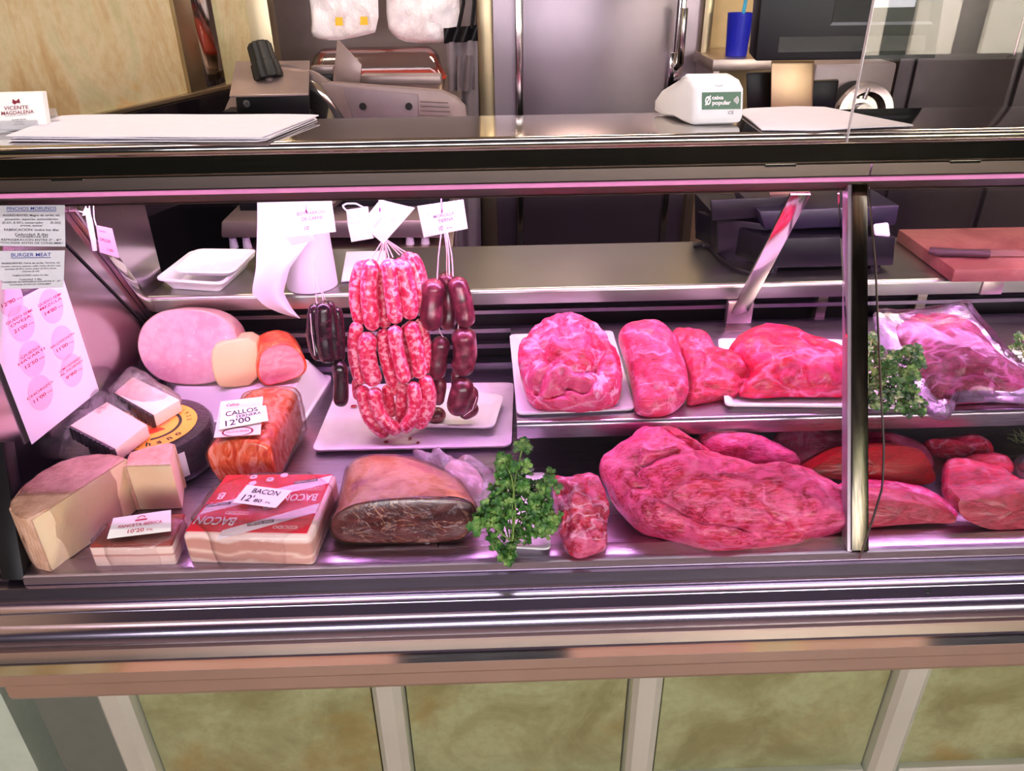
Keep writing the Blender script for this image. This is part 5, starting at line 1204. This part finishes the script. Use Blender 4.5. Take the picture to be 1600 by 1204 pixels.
mr_l = [([(808, 165), (832, 300), (838, 420), (815, 515)], 46, .03), ([(748, 205), (735, 340), (728, 430), (742, 515)], 60, .0), ([(875, 195), (905, 320), (930, 420), (928, 495)], 56, .002),
 ([(795, 545), (775, 640), (765, 740), (748, 800)], 50, .008), ([(772, 780), (785, 850), (765, 950)], 34, .012), ([(905, 490), (930, 600), (925, 690), (895, 775)], 66, .004), ([(870, 740), (885, 800), (870, 850)], 32, .014),
 ([(930, 790), (905, 880), (870, 1010)], 60, .0), ([(960, 840), (965, 900), (940, 990)], 40, .010), ([(890, 1000), (940, 990), (1000, 950)], 42, .014), ([(705, 1030), (760, 1010), (815, 1000)], 44, .03)]
mst = [([(690, 360, 0), (685, 400, 0), (683, 436, 0)], .0012), ([(696, 358, 0), (701, 395, 0), (702, 430, 0)], .0014), ([(698, 358, 0), (706, 400, 0), (708, 432, 0)], .0012), ([(694, 360, 0), (698, 390, 0), (698, 430, .01)], .001), ([(685, 508, 0), (688, 520, 0), (693, 527, 0)], .0008), ([(716, 505, 0), (716, 515, 0)], .0009), ([(745, 620, -.008), (738, 640, -.01), (724, 650, -.012)], .0007)]
bunch('sausage_bunch', 'hanging strings of thick maroon sausages right of the pink ones', mr_l, HY+.018, SM, mst, (695, 350), wob=.12)
# hanging rail with hooks
ty = HY-.002; zr_ = oY(600, 306, ty).z
obj('hanging_rail', MB().cyl((XL+.001, ty, zr_+.004), (XR-.06, ty, zr_+.004), .003, n=10), M['polished'], case)
def hooklabel(nm, c4, items, label, mats, hook=None, y=HY-.012, cat='price label'):
    q = [oY(a, b, y+i*.002) for i, (a, b) in enumerate(c4)]
    t = thing(nm, label, cat, sum(q, Vector())/4); cd_ = obj('card', sheet(q, .0007, 6, 5), M['card'], t)
    for it, m_ in zip(items, mats):
        if it: obj('label_lettering', letters(q, it, .0006), m_, cd_)
    if hook:
        a = oY(hook[0], hook[1], y-.001); obj('hook', MB().tube([a+Vector((0, -.001, -.006)), a+Vector((.001, -.004, .0)), a+Vector((0, 0, .005)), Vector((a.x, ty, zr_+.004))], .0013, 8), plain('mauve_metal_hook', (150, 90, 150), .3, metal=.6), t)
    return t
pl_ = plain('faded_purple_ink', (120, 84, 118), .6)
def arc_text(word, u, v, r, a0, a1, h, asp=1.5):
    out = []
    for i, ch_ in enumerate(word):
        a = a0+(a1-a0)*i/(len(word)-1); out.append((ch_, u+r*math.cos(rad(a)), v-r*asp*math.sin(rad(a)), h, None, a-90, .0))
    return out
hooklabel('price_label', [(448, 312), (446, 372), (456, 384), (492, 375)], [], 'blank white card hanging behind the blood sausage label at the left', [], None, HY)
o_ = [c for c in COL.objects if c.name.startswith('price_label')][0]
hooklabel('price_label', [(442, 314), (518, 312), (525, 362), (445, 371)], [arc_text('PRODUCTO TRADICIONAL', .5, .62, .40, 150, 30, .045)+[('BOTIFARRÓN', .55, .36, .10, .56, 2, .006), ('DE CARNE', .57, .52, .10, .42, 2, .006), ("10'", .45, .80, .12, .09, 2, .006)]], 'white card printed botifarrón de carne hanging above the black sausages', [pl_], (478, 326))
hooklabel('price_label', [(563, 350), (594, 312), (648, 325), (599, 381)], [[('LLONGANISSA', .38, .40, .09, .40, 0, .0), ("12'", .60, .72, .10, .12, 0, .0)]], 'white diamond hung price card above the pink sausages', [plain('faint_ink', (206, 170, 200), .6)], (593, 324), HY-.014)
hooklabel('price_label', [(541, 328), (575, 323), (578, 346), (543, 349)], [], 'upper small blank white tag left of the diamond card', [], None, HY+.004)
hooklabel('price_label', [(543, 350), (572, 348), (584, 372), (549, 378)], [], 'lower small blank white tag left of the diamond card', [], None, HY+.006)
tag(obj('tag_loop', MB().tube(resample([oY(x, y, HY+.002) for x, y in ((572, 326), (556, 318), (541, 318), (535, 322), (541, 329), (556, 331))], 24, False), .0013, 8), M['paper']), 'white string loop beside the small tags above the pink sausages', 'string')
hooklabel('price_label', [(652, 322), (724, 312), (731, 357), (662, 371)], [arc_text('PRODUCTO TRADICIONAL', .52, .62, .40, 150, 30, .045)+[('MORCILLA', .53, .40, .11, .46, 2, .006), ('TIERNA', .55, .57, .11, .34, 2, .006), ("10'", .42, .82, .15, .09, 2, .012), ('€/kg', .60, .84, .05, .12, 2, 0)]], 'white card printed morcilla tierna hanging above the maroon sausages', [pl_], (690, 326))
# hanging pen and pink tag at the left
t = thing('hanging_tag', 'white clip stick hanging at the left end of the case rail', 'clip', oY(142, 330, HY))
obj('stick', MB().tube([oY(136, 326, HY), oY(140, 345, HY), oY(146, 376, HY), oY(148, 391, HY)], [.003, .0045, .004, .0035], 8), M['card'], t)
obj('star_clip', MB().loft([[oY(x, y, HY-.003) for x, y in ((121, 329), (130, 330), (134, 322), (138, 332), (142, 337), (134, 336), (128, 337), (130, 333))], [oY(x, y, HY) for x, y in ((121, 329), (130, 330), (134, 322), (138, 332), (142, 337), (134, 336), (128, 337), (130, 333))]]), M['card'], t)
for a, b in (((133, 320), (136, 328)), ((139, 318), (146, 376))): obj('cord', MB().tube([oY(a[0], a[1], HY), oY(b[0], b[1], HY)], .0008, 6), M['card'], t)
q = [oY(150, 352, HY-.004), oY(175, 357, HY-.006), oY(186, 403, HY-.006), oY(156, 394, HY-.004)]
t = thing('price_label', 'small pink tag with red lettering hanging at the left end of the case', 'price label', q[0]); obj('card', sheet(q, .0006, 4, 4), plain('pink_card', (240, 190, 214), .6), t)
obj('label_lettering', letters(q, [('SALSA', .45, .48, .12, .6, 0, .01), ('1.80', .62, .80, .10, .34, 0, .01), ('casera', .35, .16, .07, .4)], .0006), M['pinkink'], t)
obj('cord', MB().tube([oY(146, 320, HY), oY(147, 340, HY), q[0]], .0008, 6), M['card'], t)

# notices on the glass
def notice(c4, label, lines, title):
    q = [oG(a, b, .0012) for a, b in c4]; t = thing('notice', label, 'notice', q[3]); t = obj('sheet', sheet(q, .0006, 3, 3), M['graypaper'], t)
    obj('title_lettering', letters(q, [title], .0005), M['blueink'], t)
    u, v, w = title[1], title[2]+title[3]*.75, title[4]/2
    obj('title_underline', patch(q, [(u-w, v-.008), (u+w, v-.008), (u+w, v+.008), (u-w, v+.008)], .0006), M['blueink'], t)
    obj('lettering', letters(q, lines, .0005), M['ink'], t)
notice([(-2, 321), (101, 320), (102, 385), (-3, 384)], 'grey notice headed pinchos morunos stuck on the glass at the upper left', [('INGREDIENTES: Magro de cerdo, sal,', .5, .25, .05, .86), ('pimentón, especias, antioxidantes', .5, .345, .05, .80), ('(E-331, E-301), conservador       (E-262)', .5, .43, .05, .88), ('aroma, azúcar', .5, .50, .045, .34), ('FABRICACIÓN: todos los días', .5, .605, .055, .82, 0, .010), ('Caducidad: 8 días', .5, .715, .055, .50, 0, .010), ('*CONSERVAR EN', .5, .775, .05, .48, 0, .010), ('REFRIGERACIÓN ENTRE 0º - 8ºº', .5, .85, .05, .90, 0, .010), ('*COCINAR ANTES DE CONSUMIR*', .5, .925, .05, .94, 0, .006)], ('PINCHOS MORUNOS', .5, .085, .085, .75, 0, .004))
notice([(-3, 392), (101, 391), (99, 449), (-4, 452)], 'grey notice headed burger meat stuck on the glass below the pinchos notice', [('INGREDIENTES: Carne de cerdo, Ternera, sal,', .5, .33, .045, .88), ('Cereales, dextrosa, especias, sulfito sódico (E-221), ajos', .5, .41, .04, .90), ('ascorbato (E-301), citrato sódico (E-331), aroma,', .5, .48, .04, .78), ('colorante (E-120)', .5, .55, .04, .26), ('FABRICACIÓN: todos los días', .5, .655, .045, .54, 0, .006), ('Caducidad: 2 días', .5, .76, .045, .34, 0, .010), ('*CONSERVAR EN REFRIGERACIÓN ENTRE 0º - 8ºº', .5, .825, .045, .92, 0, .010), ('*COCINAR ANTES DE CONSUMIR*', .5, .895, .04, .64)], ('BURGER MEAT', .5, .115, .10, .60, 0, .004))
# price list against the end wall
q = [oE(a, b, .006) for a, b in ((-75, 448), (98, 432), (155, 610), (50, 694))]
q[0] = q[3]+(q[1]-q[2])
t = thing('price_list', 'white price list with pink round fields propped against the left end wall', 'price list', q[3]); obj('sheet', sheet(q, .0008, 4, 4), plain('price_list_paper', (246, 236, 246), .5, var=.02), t)
pf = plain('pale_pink_print', (246, 204, 228), .55, var=.02)
def uvof(px, py):
    P = oE(px, py, .006); a, b, c, d = q; e1, e2 = b-a, d-a; w = P-a; A11, A12, A22 = e1.dot(e1), e1.dot(e2), e2.dot(e2); B1, B2 = w.dot(e1), w.dot(e2); D = A11*A22-A12*A12
    return (B1*A22-B2*A12)/D, (A11*B2-A12*B1)/D
ent = [((14, 465), ('', '', "12'90")), ((80, 478), ('QUESO SEMI', 'MEZCLA', "14'80")), ((33, 505), ('QUESO SEMI', 'OVEJA', "21'00")), ((98, 535), ('', 'SALCHICHÓN', "11'00")), ((50, 560), ('QUESO', 'HAVARTI', "12'50")), ((112, 578), ('LOMO ADOBADO', 'AL HORNO', "9'90")), ((63, 613), ('', 'CHORIZO', "11'00"))]
lw_ = (q[1]-q[0]).length; lh = (q[3]-q[0]).length
for (px, py), tx in ent:
    u, v = uvof(px, py); ru = .150; rv = ru*lw_/lh
    rf_ = obj('round_field', patch(q, ell(u, v, ru, rv, 40), .0006), pf, t)
    it = []
    if tx[0]: it.append((tx[0], u, v-.050, .020, .24 if len(tx[0]) < 8 else .32, 0, .005))
    if tx[1]: it.append((tx[1], u, v-.018, .020, min(.34, .05*len(tx[1])), 0, .005))
    it += [(tx[2], u-.03, v+.030, .026, .16, 0, .010), ('€/kg', u+.10, v+.034, .011, .06, 0, 0)]
    obj('entry_lettering', letters(q, it, .001), M['pinkink'], rf_)

# ------------------------------------------------------------------ meat on the right
RED, PNK, FAT = (200, 14, 44), (232, 74, 112), (244, 176, 190)
t = tray('meat_tray', [(808, 646), (992, 638), (957, 516), (796, 522)], SH+.001, .006, 'grey white flat tray under the lump of shoulder meat on the upper shelf', 'tray', M['tray_plastic'], slope=.003, r=.012)
S4 = lambda p: cr_(780, 480, 4, p)
m1 = meat('shoulder_meat', (206, 18, 52), (232, 90, 128), (250, 206, 212), .75, .5, (.3, .2, .9), 13, .26, .6)
tag(lump('meat_shoulder', S4([(115, 300), (130, 240), (180, 190), (240, 130), (290, 100), (340, 68), (420, 95), (520, 110), (600, 150), (650, 200), (700, 270), (750, 350), (770, 430), (765, 500), (750, 580), (690, 640), (600, 660), (480, 658), (350, 655), (250, 640), (200, 580), (150, 480), (120, 380)]), SH+.004, m1, 30, .05, .05, .011, 30, seed=2,
 bumps=[(838, 562, 18, .014), (868, 520, 22, .012), (905, 512, 20, .008), (880, 575, 26, .012), (935, 600, 20, .012), (955, 545, 18, .008), (845, 620, 16, .006)],
 creases=[([(850, 545), (862, 570), (848, 590), (838, 612)], 5, .012), ([(868, 560), (900, 580), (930, 575), (940, 545), (925, 520)], 5, .010), ([(880, 600), (915, 612), (935, 590), (932, 572)], 4.5, .010), ([(845, 625), (880, 612), (905, 632)], 4, .008), ([(880, 500), (868, 515), (875, 535)], 4, .008)]), 'large knotted pale and red pork shoulder piece at the left of the upper shelf', 'meat')
m2 = meat('loin_meat', (212, 30, 68), (228, 84, 124), (244, 170, 186), .45, .6, (.2, .1, 1.2), 15, .3, .55)
tag(lump('meat_loin', S4([(735, 165), (790, 120), (870, 103), (970, 98), (1030, 130), (1080, 180), (1110, 240), (1150, 340), (1180, 450), (1185, 520), (1160, 600), (1080, 660), (1020, 685), (900, 690), (850, 650), (845, 600), (830, 480), (800, 350), (770, 260)]), SH, m2, 32, .04, .04, .005, 22, seed=5, bumps=[(1010, 540, 22, .006)], creases=[([(1008, 590), (1030, 612), (1050, 600), (1068, 620)], 4, .004)]), 'long smooth pink beef loin second from the left on the upper shelf', 'meat')
m3 = meat('flank_meat', (196, 10, 40), (226, 64, 104), (240, 150, 170), .4, .5, (.5, .2, .5), 17, .28, .7)
tag(lump('meat_flank', S4([(1070, 165), (1098, 130), (1160, 145), (1240, 160), (1300, 200), (1350, 250), (1400, 290), (1500, 330), (1590, 375), (1590, 440), (1560, 500), (1480, 550), (1380, 570), (1260, 600), (1190, 625), (1165, 600), (1180, 520), (1160, 400), (1120, 270)]), SH, m3, 26, .03, .03, .008, 30, seed=7, creases=[([(1090, 530), (1110, 560), (1150, 580)], 5, .006), ([(1130, 560), (1170, 590), (1150, 610)], 4, .005)]), 'ragged dark pink flank steak between the loin and the foam tray on the upper shelf', 'meat')
tray('foam_tray', [(1133, 632), (1345, 634), (1318, 530), (1122, 528)], SH+.001, .012, 'white foam tray under the large rounded red cut on the upper shelf', slope=.008, r=.012)
m4 = meat('round_meat', (214, 6, 44), (230, 60, 110), (246, 170, 196), .35, .45, (.1, .3, .2), 12, .2, .45)
tag(lump('meat_round', [(1133, 550), (1150, 530), (1175, 516), (1205, 512), (1235, 520), (1265, 530), (1300, 538), (1325, 552), (1345, 575), (1350, 600), (1335, 622), (1270, 622), (1230, 620), (1190, 624), (1160, 622), (1152, 612), (1176, 590), (1160, 578), (1150, 565)], SH+.008, m4, 26, .042, .03, .006, 20, seed=9, bumps=[(1215, 550, 30, .012), (1290, 575, 28, .008)], creases=[([(1208, 520), (1213, 560), (1225, 600)], 6, .004), ([(1260, 560), (1268, 595), (1285, 615)], 6, .006)]), 'large rounded glossy red beef cut on the white foam tray of the upper shelf', 'meat')
# small foam tray with parsley behind the mullion
tray('foam_dish', [(1352, 636), (1441, 636), (1430, 560), (1350, 560)], SH+.001, .010, 'white foam dish under the parsley right of the mullion on the upper shelf', 'tray', slope=.006, r=.01)
parsley('bushy parsley right of the mullion on the upper shelf', [(1352, 540), (1375, 545), (1400, 555), (1412, 545), (1430, 542), (1446, 565), (1432, 585), (1420, 590), (1430, 612), (1442, 640), (1432, 652), (1412, 640), (1380, 634), (1352, 630)], (1356, 600), SH+.006, 300, .0125, 34, .03, 12, [[(1356, 600), (1356, 560), (1362, 530)]])
parsley('parsley tuft at the far right edge of the upper shelf', [(1578, 545), (1590, 538), (1620, 545), (1620, 575), (1598, 572), (1580, 558)], (1612, 560), SH+.012, 34, .010, 34, .02, 14, [[(1600, 556), (1594, 535), (1592, 526)]])
tray('foam_dish', [(1572, 572), (1680, 575), (1680, 540), (1570, 545)], SH+.001, .010, 'white foam dish at the far right edge of the upper shelf', 'tray', slope=.006, r=.01)
# vacuum packed cut
m5 = meat('packed_meat', (128, 10, 46), (180, 50, 96), (226, 130, 170), .5, .7, (.4, .1, 1.0), 14, .3, .4)
t = thing('vacuum_pack', 'marbled beef cut in a clear pointed vacuum bag right of the parsley', 'packed meat', oZ(1490, 635, SH))
lump('meat_cut', [(1376, 508), (1398, 495), (1420, 488), (1450, 488), (1490, 495), (1518, 512), (1530, 528), (1560, 562), (1600, 590), (1640, 605), (1640, 625), (1560, 627), (1500, 632), (1466, 634), (1448, 618), (1430, 590), (1410, 560), (1390, 530)], SH+.001, m5, 28, .035, .02, .003, 24, seed=13, parent=t, bumps=[(1500, 560, 40, .008)], creases=[([(1478, 625), (1495, 585), (1540, 582), (1568, 605)], 4, .009), ([(1440, 600), (1470, 560)], 4, .004)])
bo = [(1362, 484), (1395, 490), (1440, 484), (1482, 478), (1506, 470), (1518, 490), (1545, 520), (1575, 555), (1612, 590), (1640, 600), (1640, 632), (1560, 628), (1500, 626), (1482, 640), (1482, 659), (1462, 656), (1444, 642), (1432, 620), (1410, 585), (1380, 545), (1368, 515)]
film(bo, SH, '', clear('smooth_film', (.985, .97, .99), .05, .15, 0, .3, 25), 28, .040, .012, .0015, 31, 'bag_film', t, ns=40)
fl4 = outl([(x, y) for x, y in bo], 100, 1); P0 = oZ(1482, 655, SH+.0); nn = nplane(28)
rr = [oP(x, y, P0+nn*.004, nn) for x, y in fl4]; c = sum(rr, Vector())/100
mb = MB().loft([[c.lerp(p, .72)+nn*.0 for p in rr], [c.lerp(p, .9)+nn*noise.noise(p*60)*.004 for p in rr], [p+nn*noise.noise(p*50)*.005 for p in rr], [p+nn*(noise.noise(p*50)*.005-.0008) for p in rr], [c.lerp(p, .72)-nn*.0008 for p in rr]], False, False)
for v_ in mb.v:
    if v_.y > P0.y+.02 or v_.z > SH: v_.z = max(v_.z, SH+.001)
obj('bag_edge', mb, M['bag'], t, smooth=70)
# deck: small piece, roast, and the cuts behind
m6 = meat('small_piece_meat', (190, 10, 40), (232, 110, 140), (246, 190, 200), .55, .8, (.2, .1, 1.3), 18, .24, .35)
S5 = lambda p: cr_(860, 640, 3.2, p)
tag(lump('meat_piece', [(862, 755), (868, 742), (885, 748), (905, 740), (930, 742), (940, 755), (951, 780), (948, 830), (950, 855), (935, 862), (915, 871), (900, 873), (888, 865), (875, 840), (868, 800)], DK, m6, 38, .028, .03, .008, 36, seed=15, bumps=[(888, 790, 10, .008), (905, 862, 10, .006)], creases=[([(880, 760), (890, 800), (885, 835)], 5, .010), ([(915, 820), (925, 845), (940, 850)], 4, .006)]), 'small upright veined piece of red meat between the parsley and the big roast', 'meat')
m7 = meat('roast_meat', (196, 14, 52), (236, 92, 132), (242, 140, 164), .5, .45, (.15, .1, -.45), 10, .3, .8)
roast = S5([(240, 270), (300, 215), (390, 160), (395, 132), (430, 104), (500, 110), (560, 150), (630, 200), (660, 225), (760, 240), (900, 265), (1050, 315), (1180, 300), (1250, 305), (1330, 335), (1440, 400), (1500, 480), (1500, 590), (1400, 620), (1290, 640), (1240, 670), (1100, 690), (900, 710), (780, 710), (640, 660), (560, 630), (440, 600), (370, 530), (300, 430), (285, 370), (250, 330)])
tag(lump('meat_roast', roast, DK, m7, 26, .050, .04, .009, 22, seed=17, xr=0, cen=S5([(800, 450)])[0], sq=2.8,
 bumps=[(S5([(700, 330)])[0]+(45, .012)), (S5([(1000, 400)])[0]+(60, .010)), (S5([(430, 190)])[0]+(18, .012)), (S5([(430, 500)])[0]+(25, .008)), (S5([(900, 600)])[0]+(40, .006))],
 creases=[(S5([(440, 290), (540, 240), (640, 225)]), 5, .012), (S5([(330, 440), (400, 390), (480, 370), (430, 310)]), 5, .010), (S5([(520, 430), (640, 480), (760, 560), (960, 590), (1150, 600)]), 5, .009), (S5([(500, 450), (510, 560), (620, 620)]), 4, .006), (S5([(960, 590), (1080, 640), (1240, 640)]), 4, .006), (S5([(1050, 500), (1200, 560), (1290, 620)]), 4, .005), (S5([(380, 150), (440, 210), (430, 270)]), 4, .008)], rings=44, n=160), 'very large pink roasting joint filling the front of the deck', 'meat')
m8 = meat('wing_meat', (206, 12, 48), (230, 70, 110), (242, 160, 176), .3, .4, (.1, .2, -.6), 15, .26, .6)
tag(lump('meat_strip', S5([(445, 75), (560, 50), (620, 75), (680, 130), (740, 160), (790, 195), (800, 235), (740, 235), (640, 212), (560, 160), (500, 115)]), DK+.045, m8, 46, .020, .05, .006, 30, seed=19, yoff=.004), 'thin red strip of meat folded behind the top left of the big roast', 'meat')
tag(lump('meat_steak', S5([(738, 130), (765, 100), (880, 103), (930, 125), (1060, 135), (1150, 180), (1230, 240), (1250, 290), (1160, 305), (1060, 322), (980, 295), (860, 258), (780, 230), (740, 190)]), DK+.02, meat('steak_meat', (212, 30, 84), (232, 92, 140), (240, 150, 176), .35, .3, (.1, .1, -.4), 14, .3, .85), 36, .030, .045, .005, 22, seed=21, yoff=.006), 'flat pink grained steak lying behind the middle of the big roast', 'meat')
# piece with dark red cut face
t = thing('meat_rump', 'pale topped rump with a broad dark red cut face behind the mullion', 'meat', oZ(1370, 757, DK))
S6 = lambda p: cr_(1240, 640, 4.444, p)
body = [(1205, 690), (1212, 676), (1240, 669), (1290, 671), (1330, 676), (1355, 674), (1395, 679), (1430, 689), (1452, 706), (1463, 735), (1464, 752), (1450, 758), (1400, 757), (1350, 752), (1300, 748), (1262, 738), (1232, 715)]
m9 = meat('rump_top', (216, 36, 84), (238, 112, 148), (244, 160, 180), .7, .3, (.1, .1, -.5), 12, .32, .6)
lump('meat_body', [p for p in body if p[1] < 750]+[(1400, 742), (1340, 740)] if 0 else [(1205, 690), (1212, 676), (1240, 669), (1290, 671), (1330, 676), (1355, 674), (1395, 679), (1430, 689), (1452, 706), (1460, 725), (1455, 738), (1400, 735), (1330, 735), (1262, 738), (1232, 715)], DK+.002, m9, 22, .022, .045, .003, 20, seed=23, parent=t, yoff=.018)
mc = meat('dark_cut', (150, 6, 16), (168, 12, 30), (190, 40, 50), .1, .0, (.1, .1, .1), 12, .3, .3, .2)
cf = [(1258, 738), (1290, 718), (1318, 704), (1345, 700), (1385, 696), (1432, 698), (1448, 712), (1461, 738), (1463, 751), (1450, 757), (1420, 757), (1380, 753), (1340, 752), (1300, 748)]
P0 = oZ(1400, 757, DK+.001)+Vector((0, -.020, 0)); nn = nplane(64)
rg = [oP(x, y, P0, nn) for x, y in outl(cf, 90, 1)]; c = sum(rg, Vector())/90
R_ = [[p-nn*.05 for p in rg], rg]+[[c.lerp(p, k)+nn*(.005*(1-k*k))+nn*noise.noise(p*40)*.001 for p in rg] for k in (.96, .8, .5, .2, .02)]
mb = MB().loft(R_, True, True)
for v_ in mb.v: v_.z = max(v_.z, DK+.001)
obj('cut_face', mb, mc, t, smooth=60)
def steak(nm, label, top, front, matT, matF, zb=DK, seed=0, tilt=30):
    t = thing(nm, label, 'meat', oZ(*max(front, key=lambda p: p[1]), zb)); P0 = oZ(*max(front, key=lambda p: p[1]), zb+.001); nf = nplane(72)
    rg = [oP(x, y, P0, nf) for x, y in outl(front, 90, 1)]; c = sum(rg, Vector())/90
    R_ = [[p+Vector((0, .03, 0)) for p in rg], [p for p in rg]]+[[c.lerp(p, k)+nf*(.006*(1-k*k))+nf*noise.noise(p*40+Vector((seed, 0, 0)))*.0015 for p in rg] for k in (.96, .8, .5, .2, .02)]
    mb = MB().loft(R_, True, True)
    for v_ in mb.v: v_.z = max(v_.z, zb+.001)
    obj('cut_side', mb, matF, t, smooth=60)
    zt = max(p.z for p in rg)
    lump('meat_top', top, zb, matT, tilt, .018, .05, .003, 24, seed=seed, parent=t, lift=0, yoff=.006)
    return t
mcut = meat('brown_cut', (176, 40, 54), (206, 82, 92), (224, 130, 130), .3, .2, (.1, .1, .1), 14, .3, .6)
steak('meat_slab', 'low slab of red meat with paler side in front of the dark cut rump', [(1302, 765), (1318, 750), (1345, 750), (1380, 752), (1430, 756), (1460, 770), (1488, 790), (1498, 806), (1490, 812), (1430, 800), (1360, 795), (1310, 788)],
 [(1310, 786), (1345, 780), (1380, 780), (1420, 783), (1470, 794), (1497, 808), (1492, 818), (1450, 817), (1400, 820), (1340, 826), (1316, 812)], meat('slab_top', (220, 28, 84), (236, 80, 136), (246, 170, 196), .35, .3, (.1, .1, -.3), 13, .26, .6), mcut, seed=25, tilt=24)
mrd = meat('bright_red_meat', (212, 16, 52), (226, 60, 96), (240, 140, 160), .25, .4, (.2, .1, .4), 13, .24, .5)
steak('meat_slab', 'thick bright red slab with trimmed side in front at the right edge of the deck', [(1474, 722), (1490, 715), (1525, 722), (1560, 728), (1590, 748), (1640, 770), (1640, 800), (1560, 802), (1500, 800), (1478, 778)],
 [(1496, 780), (1515, 782), (1545, 776), (1600, 768), (1650, 765), (1650, 822), (1600, 826), (1555, 829), (1525, 820), (1500, 806)], mrd, mcut, seed=27, tilt=28)
tag(lump('meat_flap', [(1498, 716), (1530, 712), (1560, 713), (1578, 724), (1583, 742), (1565, 752), (1530, 745), (1505, 735)], DK, mrd, 28, .03, .05, .003, 26, seed=29, yoff=.012), 'small red flap of meat right behind the thick slab at the right edge', 'meat')
tag(lump('meat_lump', S6([(880, 235), (930, 220), (1060, 205), (1200, 183), (1290, 195), (1360, 240), (1385, 300), (1370, 328), (1240, 338), (1120, 355), (1000, 335)]), DK, meat('lump_meat', (210, 14, 48), (230, 70, 110), (246, 180, 196), .4, .5, (.1, .2, -.3), 18, .24, .6), 28, .026, .03, .003, 30, seed=33, lift=.0), 'small red lump of meat behind the thick slab, under the upper shelf edge', 'meat')
# rosemary and small bag at the right edge
t = thing('rosemary_sprig', 'grey green rosemary sprig at the far right edge of the deck', 'rosemary', oZ(1600, 690, DK+.01)); mb = MB(); rnd2 = random.Random(3)
for k in range(70):
    b = oZ(1588+rnd2.random()*70, 680+rnd2.random()*14, DK+.012); d = Vector((rnd2.uniform(-1, .6), rnd2.uniform(-.5, .5), rnd2.uniform(-.1, .7))).normalized(); mb.tube([b, b+d*.010, b+d*.020], [.0008, .001, .0003], 5)
mb2 = MB().tube(resample([oZ(x, y, DK+.006) for x, y in ((1575, 684), (1600, 690), (1660, 688))], 8, False), .0015, 6)
obj('stem', mb2, stm, t); obj('needles', mb, plain('rosemary_green', (120, 128, 92), .6, var=.3), t)
t = thing('meat_bag', 'small clear plastic bag with dark red meat at the right edge of the deck', 'plastic bag', oZ(1610, 745, DK))
lump('meat_bit', [(1588, 728), (1600, 720), (1640, 722), (1640, 742), (1600, 742)], DK+.001, mcut, 24, .02, .01, .003, parent=t, yoff=.02)
film([(1578, 728), (1590, 712), (1640, 708), (1640, 750), (1596, 750), (1584, 740)], DK, '', M['bag'], 24, .028, .01, .004, 41, 'bag_film', t, yoff=.015)
